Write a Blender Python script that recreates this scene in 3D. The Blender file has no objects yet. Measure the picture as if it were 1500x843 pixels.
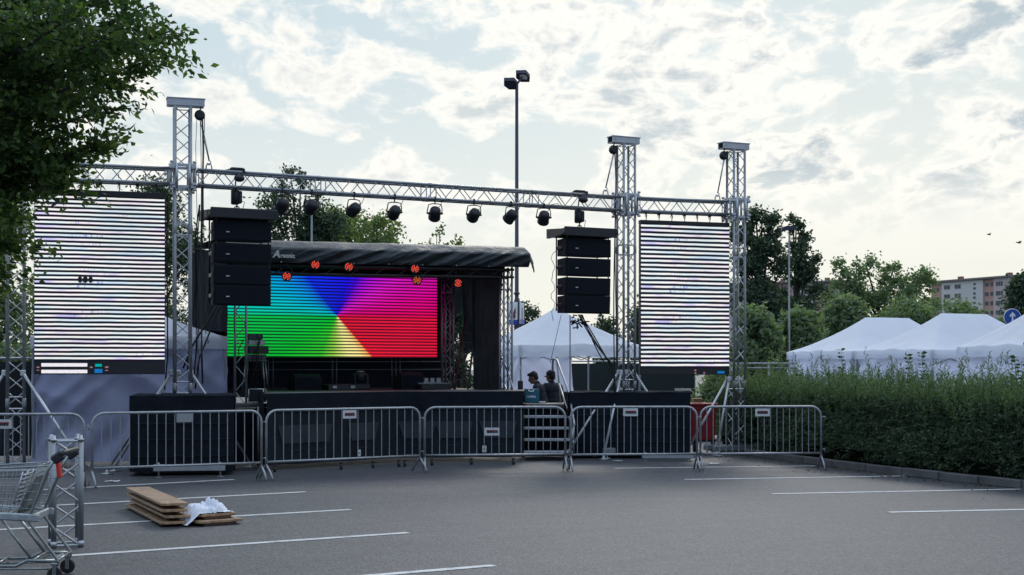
import bpy, math, random
import numpy as np
from mathutils import Vector, Matrix, noise as mn

rnd = random.Random(7)
PI = math.pi
R = math.radians
V = Vector
scene = bpy.context.scene
COL = scene.collection
F = 2060.0            # focal length in photo pixels
EYE = 1.65            # eye height
HZ = 540.0            # horizon row


def W(px, py, D):
    """world point at distance D (y) seen at photo pixel px, py"""
    return V(((px - 750) * D / F, D, EYE + (HZ - py) * D / F))


def G(px, py):
    D = EYE * F / (py - HZ)
    return V(((px - 750) * D / F, D, 0))


# ------------------------------------------------------------------ materials
class NT:
    def __init__(self, nt):
        self.nt = nt
        self.n = nt.nodes
        self.n.clear()

    def new(self, t, **k):
        nd = self.n.new(t)
        for a, b in k.items():
            setattr(nd, a, b)
        return nd

    def link(self, a, b):
        self.nt.links.new(a, b)

    def val(self, sock, v):
        if isinstance(v, (int, float)):
            sock.default_value = v
        elif isinstance(v, (tuple, list)):
            if len(v) == 3 and sock.type == 'RGBA':
                v = (*v, 1)
            sock.default_value = v
        else:
            self.link(v, sock)

    def math(self, op, a, b=0.0, c=None, clamp=False):
        nd = self.new('ShaderNodeMath', operation=op)
        nd.use_clamp = clamp
        self.val(nd.inputs[0], a)
        self.val(nd.inputs[1], b)
        if c is not None:
            self.val(nd.inputs[2], c)
        return nd.outputs[0]

    def mix(self, f, a, b, blend='MIX'):
        nd = self.new('ShaderNodeMix', data_type='RGBA', blend_type=blend)
        self.val(nd.inputs[0], f)
        self.val(nd.inputs[6], a)
        self.val(nd.inputs[7], b)
        return nd.outputs[2]

    def noise(self, vec, scale, detail=4, rough=.55, dist=0.0):
        nd = self.new('ShaderNodeTexNoise')
        if vec is not None:
            self.link(vec, nd.inputs['Vector'])
        nd.inputs['Scale'].default_value = scale
        nd.inputs['Detail'].default_value = detail
        nd.inputs['Roughness'].default_value = rough
        nd.inputs['Distortion'].default_value = dist
        return nd.outputs['Fac']

    def ramp(self, f, stops, interp='LINEAR'):
        nd = self.new('ShaderNodeValToRGB')
        nd.color_ramp.interpolation = interp
        el = nd.color_ramp.elements
        while len(el) < len(stops):
            el.new(.5)
        for e, (p, c) in zip(el, stops):
            e.position = p
            e.color = (*c, 1) if isinstance(c, tuple) else (c, c, c, 1)
        self.link(f, nd.inputs[0])
        return nd.outputs[0]

    def mapr(self, f, a, b, c=0.0, d=1.0, smooth=False):
        nd = self.new('ShaderNodeMapRange')
        if smooth:
            nd.interpolation_type = 'SMOOTHSTEP'
        self.val(nd.inputs[0], f)
        for i, v in enumerate((a, b, c, d)):
            self.val(nd.inputs[i + 1], v)
        return nd.outputs[0]


MATS = {}


def new_mat(name):
    m = bpy.data.materials.new(name)
    m.use_nodes = True
    t = NT(m.node_tree)
    out = t.new('ShaderNodeOutputMaterial')
    return m, t, out


def mat(name, col, rough=.6, metal=0.0, var=.18, scale=6.0, bump=0.0, bscale=60.0, spec=.5, dirt=0.0, trans=0.0):
    if name in MATS:
        return MATS[name]
    m, t, out = new_mat(name)
    b = t.new('ShaderNodeBsdfPrincipled')
    tc = t.new('ShaderNodeTexCoord').outputs['Object']
    n1 = t.noise(tc, scale, 5, .6)
    f = t.mapr(n1, .3, .7, 1 - var, 1 + var)
    c = t.mix(1.0, col, f, 'MULTIPLY')
    if dirt:
        n2 = t.noise(tc, scale * .37, 6, .7)
        c = t.mix(t.mapr(n2, .5, .75, 0, dirt), c, tuple(x * .35 for x in col))
    t.link(c, b.inputs['Base Color'])
    t.val(b.inputs['Roughness'], t.mapr(n1, .3, .7, max(.02, rough - .08), min(1, rough + .08)))
    b.inputs['Metallic'].default_value = metal
    b.inputs['Specular IOR Level'].default_value = spec
    if bump:
        bp = t.new('ShaderNodeBump')
        bp.inputs['Strength'].default_value = bump
        bp.inputs['Distance'].default_value = .02
        t.link(t.noise(tc, bscale, 4, .6), bp.inputs['Height'])
        t.link(bp.outputs[0], b.inputs['Normal'])
    sh = b.outputs[0]
    if trans:
        tr = t.new('ShaderNodeBsdfTranslucent')
        t.link(c, tr.inputs['Color'])
        mx = t.new('ShaderNodeMixShader')
        mx.inputs[0].default_value = trans
        t.link(sh, mx.inputs[1])
        t.link(tr.outputs[0], mx.inputs[2])
        sh = mx.outputs[0]
    t.link(sh, out.inputs['Surface'])
    MATS[name] = m
    return m


def leaf_mat(name, c1, c2, c3=None, trans=.3, vs=.6, rough=.55, spec=.25):
    """foliage: per-leaf variation plus light and dark clumps, some light through the leaf"""
    if name in MATS:
        return MATS[name]
    m, t, out = new_mat(name)
    geo = t.new('ShaderNodeNewGeometry')
    tc = t.new('ShaderNodeTexCoord').outputs['Object']
    n1 = t.noise(tc, vs, 3, .6)
    n2 = t.noise(tc, vs * 5, 2, .5)
    f = t.math('ADD', t.math('MULTIPLY', geo.outputs['Random Per Island'], .45), t.math('MULTIPLY', t.math('ADD', n1, n2), .42))
    c = t.ramp(f, [(.25, c1), (.6, c2), (.9, c3 or c2)])
    b = t.new('ShaderNodeBsdfPrincipled')
    t.link(c, b.inputs['Base Color'])
    b.inputs['Roughness'].default_value = rough
    b.inputs['Specular IOR Level'].default_value = spec
    tr = t.new('ShaderNodeBsdfTranslucent')
    t.link(t.mix(1.0, c, (1.3, 1.4, .6), 'MULTIPLY'), tr.inputs['Color'])
    mx = t.new('ShaderNodeMixShader')
    mx.inputs[0].default_value = trans
    t.link(b.outputs[0], mx.inputs[1])
    t.link(tr.outputs[0], mx.inputs[2])
    t.link(mx.outputs[0], out.inputs['Surface'])
    MATS[name] = m
    return m


ALU = mat('aluminium', (.30, .32, .335), .42, .8, .12, 9, .15, 40, dirt=.25)
ALU2 = mat('bright_aluminium', (.43, .45, .47), .34, .75, .1, 9)
BRACE = mat('brace_tube', (.58, .60, .62), .4, .5, .1, 9)  # aluminium brightened: the skylight on the braces is in the colour
GALV = mat('galvanised_steel', (.37, .39, .40), .45, .7, .2, 14, .2, 90, dirt=.35)
CHROME = mat('zinc_wire', (.27, .30, .30), .3, .85, .15, 20)
STEELD = mat('dark_steel', (.05, .053, .058), .45, .5, .2, 10)
BLACKP = mat('black_plastic', (.012, .014, .018), .5, 0, .2, 12)
BLACKM = mat('black_metal', (.016, .018, .022), .42, .2, .2, 12)
CAB = mat('speaker_paint', (.007, .010, .016), .75, 0, .15, 12, .4, 220, spec=.25)
GRILLE = mat('speaker_grille', (.006, .009, .015), .85, 0, .12, 14, .5, 300, spec=.2)
MOLTON = mat('black_molton', (.011, .015, .022), .95, 0, .3, 3, .5, 200, spec=.15)
MOLTONB = mat('black_mesh_cloth', (.016, .021, .028), .9, 0, .3, 4, .5, 260, spec=.2)
TARP = mat('black_tarpaulin', (.026, .034, .038), .5, 0, .3, 2.5, .7, 7, spec=.4)
DECK = mat('stage_plywood', (.05, .042, .036), .6, 0, .25, 5)
TENT = mat('white_tent_cloth', (.93, .96, 1.0), .7, 0, .04, 1.5, .45, 5, trans=.5)
TENTS = mat('shaded_tent_wall', (.40, .43, .60), .75, 0, .1, 1.4, .8, 3, trans=.1)  # white wall cloth darkened and blued: its shade is in the colour
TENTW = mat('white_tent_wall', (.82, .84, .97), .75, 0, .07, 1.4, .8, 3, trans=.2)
CLOTH = mat('white_linen', (.82, .84, .9), .85, 0, .06, 6, .4, 30)
WOOD = mat('bench_wood', (.33, .205, .115), .5, 0, .45, 13, .25, 50, dirt=.6)
WOODL = mat('batten_wood_shaded', (.10, .06, .035), .6, 0, .3, 12, dirt=.3)  # batten wood darkened to paint in the shade between stacked boards
RED = mat('red_plastic', (.32, .012, .02), .5, 0, .2, 6, dirt=.3)
REDB = mat('red_paint', (.6, .03, .02), .4)
TEAL = mat('teal_plastic', (.012, .13, .19), .45, 0, .12, 8)
WHITE = mat('white_paint', (.78, .79, .8), .5, 0, .05, 8)
WHITEB = mat('white_plate', (.6, .62, .62), .5, 0, .08, 20, dirt=.2)
GREYP = mat('grey_plate', (.3, .32, .33), .6, 0, .1, 20)
GREYPL = mat('grey_plastic', (.05, .06, .07), .5, 0, .1, 12)
BLUES = mat('sign_blue', (.01, .07, .33), .4)
BLUEB = mat('banner_blue', (.01, .06, .4), .5)
MAROON = mat('banner_motif', (.15, .05, .06), .6)
RUBBER = mat('rubber', (.015, .015, .016), .8)
BARK = mat('bark', (.055, .045, .036), .9, 0, .35, 8, .6, 25)
SKIN = mat('skin', (.24, .13, .09), .55, 0, .1, 12)
HAIR = mat('hair', (.012, .010, .009), .6, 0, .3, 30, .4, 120)
SHIRT = mat('dark_shirt', (.013, .018, .03), .85, 0, .2, 8, .3, 60)
TROUS = mat('dark_trousers', (.02, .023, .03), .85, 0, .2, 8)
KERB = mat('kerb_concrete', (.11, .11, .108), .9, 0, .25, 4, .5, 40, dirt=.6)
GLASS = mat('window_glass', (.03, .04, .05), .12, 0, .3, .1)
POLE = mat('lamp_pole_paint', (.035, .04, .06), .5, .3, .1, 5)
POLEG = mat('lamp_pole_grey', (.22, .26, .27), .5, .3, .1, 5)
FENCEM = mat('dark_green_scrim', (.012, .022, .022), .9, 0, .25, 2, .4, 60)
SCRIMK = mat('black_scrim', (.010, .012, .014), .9, 0, .3, 2, .4, 60)

LEAF_NEAR = leaf_mat('leaf_near', (.016, .038, .014), (.052, .102, .034), (.14, .21, .065), .45, .9)
LEAF_DARK = leaf_mat('leaf_dark', (.024, .044, .036), (.064, .102, .072), (.115, .16, .10), .32, .5)  # distance haze lightened into this and the next two leaf colours
LEAF_MID = leaf_mat('leaf_mid', (.06, .095, .042), (.15, .215, .085), (.25, .32, .13), .42, .45)
LEAF_BUSH = leaf_mat('leaf_bush', (.075, .118, .078), (.17, .24, .145), (.27, .34, .19), .42, .5)
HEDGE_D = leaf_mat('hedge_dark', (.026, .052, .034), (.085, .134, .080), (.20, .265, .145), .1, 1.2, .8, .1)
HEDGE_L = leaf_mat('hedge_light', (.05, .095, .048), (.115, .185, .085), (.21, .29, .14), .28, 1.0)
HEDGE_R = leaf_mat('hedge_rust', (.05, .022, .012), (.085, .035, .02), (.05, .05, .02), .1, 1.2)


# ------------------------------------------------------------------ mesh builder
class MB:
    def __init__(self):
        self.v, self.f, self.s = [], [], []
        self.uv = {}

    def add(self, vs, fs, smooth=False):
        o = len(self.v)
        self.v += [tuple(p) for p in vs]
        for f in fs:
            self.f.append([i + o for i in f])
            self.s.append(smooth)
        return self

    def box(self, c, s, M=None):
        x, y, z = (k / 2 for k in s)
        vs = [V((a, b, d)) for a in (-x, x) for b in (-y, y) for d in (-z, z)]
        if M is not None:
            vs = [M @ p for p in vs]
        c = V(c)
        return self.add([p + c for p in vs], [(0, 1, 3, 2), (4, 6, 7, 5), (0, 4, 5, 1), (2, 3, 7, 6), (0, 2, 6, 4), (1, 5, 7, 3)])

    def bbox(self, c, s, ch=.01, M=None):
        """box with chamfered edges"""
        x, y, z = (k / 2 for k in s)
        ch = min(ch, x * .9, y * .9, z * .9)
        vs, idx = [], {}
        for a in (-1, 1):
            for b in (-1, 1):
                for d in (-1, 1):
                    for k in range(3):
                        p = [a * x, b * y, d * z]
                        for j in range(3):
                            if j != k:
                                p[j] -= (a, b, d)[j] * ch
                        idx[(a, b, d, k)] = len(vs)
                        vs.append(V(p))
        fs = []
        for k in range(3):
            u, w = [j for j in range(3) if j != k]
            for sgn in (-1, 1):
                q = []
                for (p1, p2) in ((-1, -1), (1, -1), (1, 1), (-1, 1)):
                    key = [0, 0, 0]
                    key[k], key[u], key[w] = sgn, p1, p2
                    q.append(idx[(*key, k)])
                fs.append(q)
        for k in range(3):
            u, w = [j for j in range(3) if j != k]
            for su in (-1, 1):
                for sw in (-1, 1):
                    q = []
                    for sk, ax in ((-1, u), (-1, w), (1, w), (1, u)):
                        key = [0, 0, 0]
                        key[k], key[u], key[w] = sk, su, sw
                        q.append(idx[(*key, ax)])
                    fs.append(q)
        for a in (-1, 1):
            for b in (-1, 1):
                for d in (-1, 1):
                    fs.append([idx[(a, b, d, k)] for k in range(3)])
        if M is not None:
            vs = [M @ p for p in vs]
        c = V(c)
        return self.add([p + c for p in vs], fs)

    def bar(self, p, q, r, n=8, r2=None, cap=True):
        p, q = V(p), V(q)
        d = q - p
        if d.length < 1e-6:
            return self
        return self.path([p, q], r, n, r2, cap)

    def path(self, pts, r, n=8, r2=None, cap=True, closed=False):
        pts = [V(p) for p in pts]
        m = len(pts)
        vs, fs = [], []
        ref = None
        for i, p in enumerate(pts):
            if closed:
                d = pts[(i + 1) % m] - pts[i - 1]
            else:
                d = pts[min(i + 1, m - 1)] - pts[max(i - 1, 0)]
            d.normalize()
            if ref is None:
                a = V((0, 0, 1)) if abs(d.z) < .9 else V((1, 0, 0))
                e1 = d.cross(a).normalized()
            else:
                e1 = (ref - d * ref.dot(d)).normalized()
            ref = e1
            e2 = d.cross(e1)
            k = i / max(1, m - 1)
            rr = r if r2 is None else r + (r2 - r) * k
            if isinstance(r, (list, tuple)):
                rr = r[i]
            for j in range(n):
                t = 2 * PI * j / n
                vs.append(p + e1 * (rr * math.cos(t)) + e2 * (rr * math.sin(t)))
        for i in range(m if closed else m - 1):
            a, b = i * n, ((i + 1) % m) * n
            for j in range(n):
                fs.append((a + j, a + (j + 1) % n, b + (j + 1) % n, b + j))
        self.add(vs, fs, True)
        if cap and not closed:
            o = len(self.v) - len(vs)
            self.f.append([o + j for j in range(n)][::-1])
            self.f.append([o + (m - 1) * n + j for j in range(n)])
            self.s += [False, False]
        return self

    def lathe(self, c, axis, prof, n=16):
        """prof: list of (distance along axis, radius)"""
        c, d = V(c), V(axis).normalized()
        return self.path([c + d * (h + i * 1e-7) for i, (h, _) in enumerate(prof)], [max(r, 1e-4) for _, r in prof], n) if False else self._lathe(c, d, prof, n)

    def _lathe(self, c, d, prof, n):
        a = V((0, 0, 1)) if abs(d.z) < .9 else V((1, 0, 0))
        e1 = d.cross(a).normalized()
        e2 = d.cross(e1)
        vs, fs = [], []
        for h, r in prof:
            for j in range(n):
                t = 2 * PI * j / n
                vs.append(c + d * h + e1 * (r * math.cos(t)) + e2 * (r * math.sin(t)))
        for i in range(len(prof) - 1):
            for j in range(n):
                fs.append((i * n + j, i * n + (j + 1) % n, (i + 1) * n + (j + 1) % n, (i + 1) * n + j))
        self.add(vs, fs, True)
        o = len(self.v) - len(vs)
        if prof[0][1] > 1e-3:
            self.f.append([o + j for j in range(n)][::-1]); self.s.append(False)
        if prof[-1][1] > 1e-3:
            self.f.append([o + (len(prof) - 1) * n + j for j in range(n)]); self.s.append(False)
        return self

    def ball(self, c, r, n=12, M=None):
        r = V((r, r, r)) if isinstance(r, (int, float)) else V(r)
        vs, fs = [], []
        m = max(6, n // 2 + 2)
        for i in range(m + 1):
            th = PI * i / m
            for j in range(n):
                t = 2 * PI * j / n
                p = V((r.x * math.sin(th) * math.cos(t), r.y * math.sin(th) * math.sin(t), r.z * math.cos(th)))
                vs.append((M @ p if M is not None else p) + V(c))
        for i in range(m):
            for j in range(n):
                fs.append((i * n + j, (i + 1) * n + j, (i + 1) * n + (j + 1) % n, i * n + (j + 1) % n))
        return self.add(vs, fs, True)

    def grid(self, fn, nu, nv, smooth=True, uv=False):
        vs = [fn(i / nu, j / nv) for i in range(nu + 1) for j in range(nv + 1)]
        fs = [(i * (nv + 1) + j, (i + 1) * (nv + 1) + j, (i + 1) * (nv + 1) + j + 1, i * (nv + 1) + j + 1) for i in range(nu) for j in range(nv)]
        if uv:
            o = len(self.v)
            for i in range(nu + 1):
                for j in range(nv + 1):
                    self.uv[o + i * (nv + 1) + j] = (i / nu, j / nv)
        return self.add(vs, fs, smooth)

    def prism(self, poly, d):
        """polygon (3-D points) extruded by vector d"""
        n = len(poly)
        d = V(d)
        a = [V(p) for p in poly]
        return self.add(a + [p + d for p in a], [list(range(n))[::-1], list(range(n, 2 * n))] + [(i, (i + 1) % n, n + (i + 1) % n, n + i) for i in range(n)])

    def build(self, name, m, parent=None, label=None):
        me = bpy.data.meshes.new(name)
        o = V((0, 0, 0))
        if parent is not None:
            r = parent
            while r.parent:
                r = r.parent
            o = V(r.location)
        me.from_pydata([(a - o.x, b - o.y, c - o.z) for a, b, c in self.v], [], self.f)
        me.polygons.foreach_set('use_smooth', self.s)
        if self.uv:
            ul = me.uv_layers.new(name='UVMap')
            for lp in me.loops:
                ul.data[lp.index].uv = self.uv.get(lp.vertex_index, (0, 0))
        me.materials.append(m)
        me.update()
        ob = bpy.data.objects.new(name, me)
        COL.objects.link(ob)
        if parent is not None:
            ob.parent = parent
        if label:
            ob['label'] = label
        return ob


def tag(o, label, cat, group=None):
    o['label'] = label
    o['category'] = cat
    if group:
        o['group'] = group
    return o


def thing(name, label, cat, loc=(0, 0, 0), group=None):
    o = bpy.data.objects.new(name, None)
    o.empty_display_size = .2
    COL.objects.link(o)
    o.location = loc
    return tag(o, label, cat, group)


def struct(o):
    o['kind'] = 'structure'
    return o


def copy_tree(o, parent=None):
    c = o.copy()
    COL.objects.link(c)
    if parent is not None:
        c.parent = parent
    for ch in list(o.children):
        copy_tree(ch, c)
    return c


def text_mesh(s, size, m, name, parent, M, bold=0.0):
    cu = bpy.data.curves.new('t', 'FONT')
    cu.body = s
    cu.size = size
    cu.align_x = 'CENTER'
    cu.align_y = 'CENTER'
    cu.extrude = .002
    cu.offset = bold
    to = bpy.data.objects.new('t', cu)
    COL.objects.link(to)
    dg = bpy.context.evaluated_depsgraph_get()
    dg.update()
    me = bpy.data.meshes.new_from_object(to.evaluated_get(dg))
    bpy.data.objects.remove(to)
    me.name = name
    r = parent
    while r.parent:
        r = r.parent
    me.transform(Matrix.Translation(-V(r.location)) @ M)
    me.materials.clear()
    me.materials.append(m)
    ob = bpy.data.objects.new(name, me)
    COL.objects.link(ob)
    ob.parent = parent
    return ob


def frame(o, x, z):
    """matrix with local x -> x, local y -> z (up), facing x cross z"""
    x, z = V(x).normalized(), V(z).normalized()
    y = x.cross(z)
    return Matrix(((x.x, z.x, y.x, o[0]), (x.y, z.y, y.y, o[1]), (x.z, z.z, y.z, o[2]), (0, 0, 0, 1)))


def rotz(a):
    return Matrix.Rotation(a, 3, 'Z')


UP = V((0, 0, 1))

# ------------------------------------------------------------------ camera
cam = bpy.data.cameras.new('camera')
cam.sensor_width = 36
cam.lens = F / 1500 * 36
cam.shift_y = (HZ - 421.5) / 1500
cam.clip_start = .1
cam.clip_end = 3000
co = bpy.data.objects.new('camera', cam)
COL.objects.link(co)
co.location = (0, 0, EYE)
co.rotation_euler = (PI / 2, 0, 0)
scene.camera = co

# ------------------------------------------------------------------ sky and sun
SUN_AZ, SUN_EL = R(8), R(34)
sd = V((math.sin(SUN_AZ) * math.cos(SUN_EL), math.cos(SUN_AZ) * math.cos(SUN_EL), math.sin(SUN_EL)))
w = bpy.data.worlds.new('World')
scene.world = w
w.use_nodes = True
t = NT(w.node_tree)
out = t.new('ShaderNodeOutputWorld')
bg = t.new('ShaderNodeBackground')
bg.inputs['Strength'].default_value = .1
sky = t.new('ShaderNodeTexSky', sky_type='NISHITA')
sky.sun_disc = False
sky.sun_elevation = SUN_EL
sky.sun_rotation = SUN_AZ
sky.air_density = 1.2
sky.dust_density = 2.0
tc = t.new('ShaderNodeTexCoord').outputs['Generated']
sx = t.new('ShaderNodeSeparateXYZ')
t.link(tc, sx.inputs[0])
X, Y, Z = sx.outputs
zc = t.math('ADD', t.math('MAXIMUM', Z, 0.0), .34)
cx = t.new('ShaderNodeCombineXYZ')
t.link(t.math('DIVIDE', X, zc), cx.inputs[0])
t.link(t.math('DIVIDE', t.math('MULTIPLY', Y, .62), zc), cx.inputs[1])
t.link(t.math('MULTIPLY', Z, 2.2), cx.inputs[2])
P = cx.outputs[0]
big = t.noise(P, 2.6, 3, .5, .3)
fine = t.noise(P, 6.5, 12, .58, .4)
puff = t.noise(P, 17, 8, .6, .5)
dens = t.math('ADD', t.math('ADD', t.math('MULTIPLY', big, .28), t.math('MULTIPLY', fine, .48)), t.math('MULTIPLY', puff, .24))
elev = t.mapr(Z, .02, .26, 0, 1, True)
right = t.mapr(X, -.30, .28, 0, 1, True)
dens = t.math('ADD', dens, t.mapr(right, 0, 1, -.012, .012))
cloudmask = t.mapr(Z, .05, .14, 0, 1, True)
# thin haze behind the clouds: cream at the horizon, pale blue grey higher up
haze = t.mix(elev, (.88, .90, .85), (.58, .71, .78))
haze = t.mix(t.mapr(X, -.1, .35, 0, .35), haze, (.88, .885, .80))
white = t.math('MULTIPLY', t.mapr(dens, .465, .535, 0, 1, True), cloudmask)
lit = t.mix(white, haze, (1.0, .99, .94))
dark = t.math('MULTIPLY', t.math('MULTIPLY', t.mapr(dens, .52, .60, 0, 1, True), t.mapr(Z, .085, .15, 0, 1, True)), t.mapr(right, 0, 1, .42, 1.0))
lit = t.mix(dark, lit, (.43, .53, .60))
# glow round the hidden sun, and the bluish sky at the photographer's back
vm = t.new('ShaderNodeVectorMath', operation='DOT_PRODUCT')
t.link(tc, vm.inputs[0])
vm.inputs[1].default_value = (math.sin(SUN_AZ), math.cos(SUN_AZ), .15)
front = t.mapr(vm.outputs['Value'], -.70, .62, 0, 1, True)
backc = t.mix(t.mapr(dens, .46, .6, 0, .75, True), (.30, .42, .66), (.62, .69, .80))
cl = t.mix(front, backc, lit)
cl = t.mix(t.mapr(Z, .36, .75, 0, .85, True), cl, (1.08, 1.32, 1.72))  # sky overhead, out of view, brightened and blued to raise the fill light
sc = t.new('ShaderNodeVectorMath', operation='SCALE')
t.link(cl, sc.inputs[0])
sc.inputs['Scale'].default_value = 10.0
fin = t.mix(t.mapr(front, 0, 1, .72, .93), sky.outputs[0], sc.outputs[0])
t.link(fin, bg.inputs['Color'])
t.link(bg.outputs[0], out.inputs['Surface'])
sl = bpy.data.lights.new('sun', 'SUN')
sl.energy = .7
sl.angle = R(12)
sl.color = (1, .95, .86)
so = bpy.data.objects.new('sun', sl)
COL.objects.link(so)
so.location = sd * 60
so.rotation_euler = (-sd).to_track_quat('-Z', 'Y').to_euler()

# ------------------------------------------------------------------ ground
m, t, out = new_mat('asphalt')
b = t.new('ShaderNodeBsdfPrincipled')
tc = t.new('ShaderNodeTexCoord').outputs['Object']
n_big = t.noise(tc, .11, 5, .6, .3)
n_mid = t.noise(tc, .9, 6, .65, .5)
n_fine = t.noise(tc, 38, 3, .7)
vor = t.new('ShaderNodeTexVoronoi')
t.link(tc, vor.inputs['Vector'])
vor.inputs['Scale'].default_value = 52
mp = t.new('ShaderNodeMapping')
mp.inputs['Rotation'].default_value = (0, 0, R(22))
mp.inputs['Scale'].default_value = (.22, 2.2, 1)
t.link(tc, mp.inputs['Vector'])
n_str = t.noise(mp.outputs[0], .9, 5, .6, .2)
val = t.math('ADD', t.math('MULTIPLY', t.mapr(n_big, .3, .7), .35), t.math('ADD', t.math('MULTIPLY', t.mapr(n_mid, .25, .75), .3), t.math('MULTIPLY', t.mapr(n_str, .3, .7), .35)))
c = t.ramp(val, [(.1, (.042, .045, .049)), (.5, (.055, .0585, .063)), (.9, (.070, .074, .079))])
agg = t.math('MULTIPLY', t.mapr(vor.outputs['Color'], .15, .9, .38, 1.7), t.mapr(t.noise(tc, 14, 5, .8), .3, .7, .66, 1.34))
c = t.mix(1.0, c, agg, 'MULTIPLY')
spk = t.mapr(n_fine, .60, .72, 0, .5)
c = t.mix(spk, c, (.22, .215, .205))
# a few dark patched seams and drips
n_c = t.noise(tc, .35, 8, .75, 1.2)
c = t.mix(t.mapr(t.math('ABSOLUTE', t.math('SUBTRACT', n_c, .5)), 0, .007, .75, 0), c, (.022, .023, .026))
n_d = t.noise(tc, 2.3, 2, .5)
c = t.mix(t.mapr(n_d, .66, .74, 0, .6), c, (.035, .035, .037))
# long faint tyre arcs across the aisle and a squared repair patch near the barriers
wv = t.new('ShaderNodeTexWave', wave_type='RINGS', rings_direction='Z')
mp2 = t.new('ShaderNodeMapping')
mp2.inputs['Location'].default_value = (-9, -2, 0)
t.link(tc, mp2.inputs['Vector'])
t.link(mp2.outputs[0], wv.inputs['Vector'])
wv.inputs['Scale'].default_value = .16
wv.inputs['Distortion'].default_value = 1.6
wv.inputs['Detail Scale'].default_value = .25
c = t.mix(t.math('MULTIPLY', t.mapr(wv.outputs['Fac'], .93, 1.0, 0, .45, True), t.mapr(n_str, .4, .6)), c, (.030, .031, .034))
t.link(c, b.inputs['Base Color'])
t.val(b.inputs['Roughness'], t.mapr(n_fine, .3, .7, .54, .72))
b.inputs['Specular IOR Level'].default_value = .5
bp = t.new('ShaderNodeBump')
bp.inputs['Strength'].default_value = .55
bp.inputs['Distance'].default_value = .006
t.link(t.math('ADD', vor.outputs['Distance'], n_fine), bp.inputs['Height'])
t.link(bp.outputs[0], b.inputs['Normal'])
t.link(b.outputs[0], out.inputs['Surface'])
ASPH = m
g = MB()
g.add([(-900, -60, 0), (900, -60, 0), (900, 1500, 0), (-900, 1500, 0)], [(0, 1, 2, 3)])
struct(g.build('ground', ASPH))

m, t, out = new_mat('road_paint')
b = t.new('ShaderNodeBsdfPrincipled')
tc = t.new('ShaderNodeTexCoord').outputs['Object']
n1 = t.noise(tc, 7, 6, .7)
n2 = t.noise(tc, 60, 3, .6)
wear = t.mapr(t.math('ADD', t.math('MULTIPLY', n1, .7), t.math('MULTIPLY', n2, .3)), .50, .68, 0, .8)
t.link(t.mix(wear, (.60, .60, .58), (.09, .09, .095)), b.inputs['Base Color'])
b.inputs['Roughness'].default_value = .7
t.link(b.outputs[0], out.inputs['Surface'])
PAINT = m
LINES = [((598, 781), (97, 815)), ((514, 747), (-60, 780)), ((448, 721), (60, 742)), ((724, 829), (380, 857)), ((343, 703), (60, 718)),
         ((1003, 703), (1340, 697.5)), ((1132, 724), (1500, 717)), ((1302, 751), (1640, 744)), ((900, 686.5), (1195, 683))]
for a, c in LINES:
    p, q = G(*a), G(*c)
    d = (q - p).normalized()
    s = V((-d.y, d.x, 0)) * .055
    g = MB()
    n = 24
    g.grid(lambda u, v: p.lerp(q, u) + s * (v * 2 - 1) * (1 + .12 * mn.noise(V((u * 40, v, p.x)))) + V((0, 0, .004)), n, 1, False)
    struct(g.build('parking_line', PAINT))

# kerb and soil strip under the hedge
KP = [V((3.9, 28.6, 0)), V((4.46, 26.4, 0)), V((5.32, 23.4, 0)), V((5.98, 21.6, 0)), V((6.95, 19.2, 0)), V((8.2, 16.2, 0))]
k = MB()
soil = MB()
for i in range(len(KP) - 1):
    p, q = KP[i], KP[i + 1]
    d = (q - p).normalized()
    nrm = V((-d.y, d.x, 0))
    if nrm.x < 0:
        nrm = -nrm
    L = (q - p).length
    nst = max(1, round(L / 1.0))
    for j in range(nst):
        a, c = p.lerp(q, j / nst + .004), p.lerp(q, (j + 1) / nst - .004)
        mid = (a + c) / 2 + nrm * .06
        M = Matrix(((d.x, nrm.x, 0), (d.y, nrm.y, 0), (0, 0, 1)))
        k.bbox(mid + V((0, 0, .062 + rnd.uniform(-.006, .006))), ((c - a).length, .12, .124), .012, M)
    soil.add([p + nrm * .12 + V((0, 0, .09)), q + nrm * .12 + V((0, 0, .09)), q + nrm * 2 + V((0, 0, .09)), p + nrm * 2 + V((0, 0, .09))], [(0, 1, 2, 3)])
struct(k.build('kerb', KERB))
struct(soil.build('soil', mat('soil', (.06, .045, .03), .95, 0, .4, 5, .8, 30)))


# ------------------------------------------------------------------ foliage helpers
def leaf_arrays(rng, pts, size, dirs=None, aspect=.5, droop=0.0, flat=.5):
    """one small folded diamond per point; returns verts, faces"""
    n = len(pts)
    if dirs is None:
        d = rng.normal(size=(n, 3))
        d[:, 2] = d[:, 2] * flat - droop
    else:
        d = dirs
    d /= np.linalg.norm(d, axis=1, keepdims=True) + 1e-9
    a = rng.normal(size=(n, 3))
    s = np.cross(d, a)
    s /= np.linalg.norm(s, axis=1, keepdims=True) + 1e-9
    nn = np.cross(d, s)
    L = size * rng.uniform(.65, 1.3, (n, 1))
    Wd = L * aspect
    base = pts - d * L * .5
    tip = pts + d * L * .5
    l = pts - d * L * .08 + s * Wd * .5 + nn * L * .1
    r = pts - d * L * .08 - s * Wd * .5 + nn * L * .1
    v = np.stack([base, l, tip, r], 1).reshape(-1, 3)
    f = np.arange(4 * n).reshape(-1, 4)
    return v, f


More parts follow.
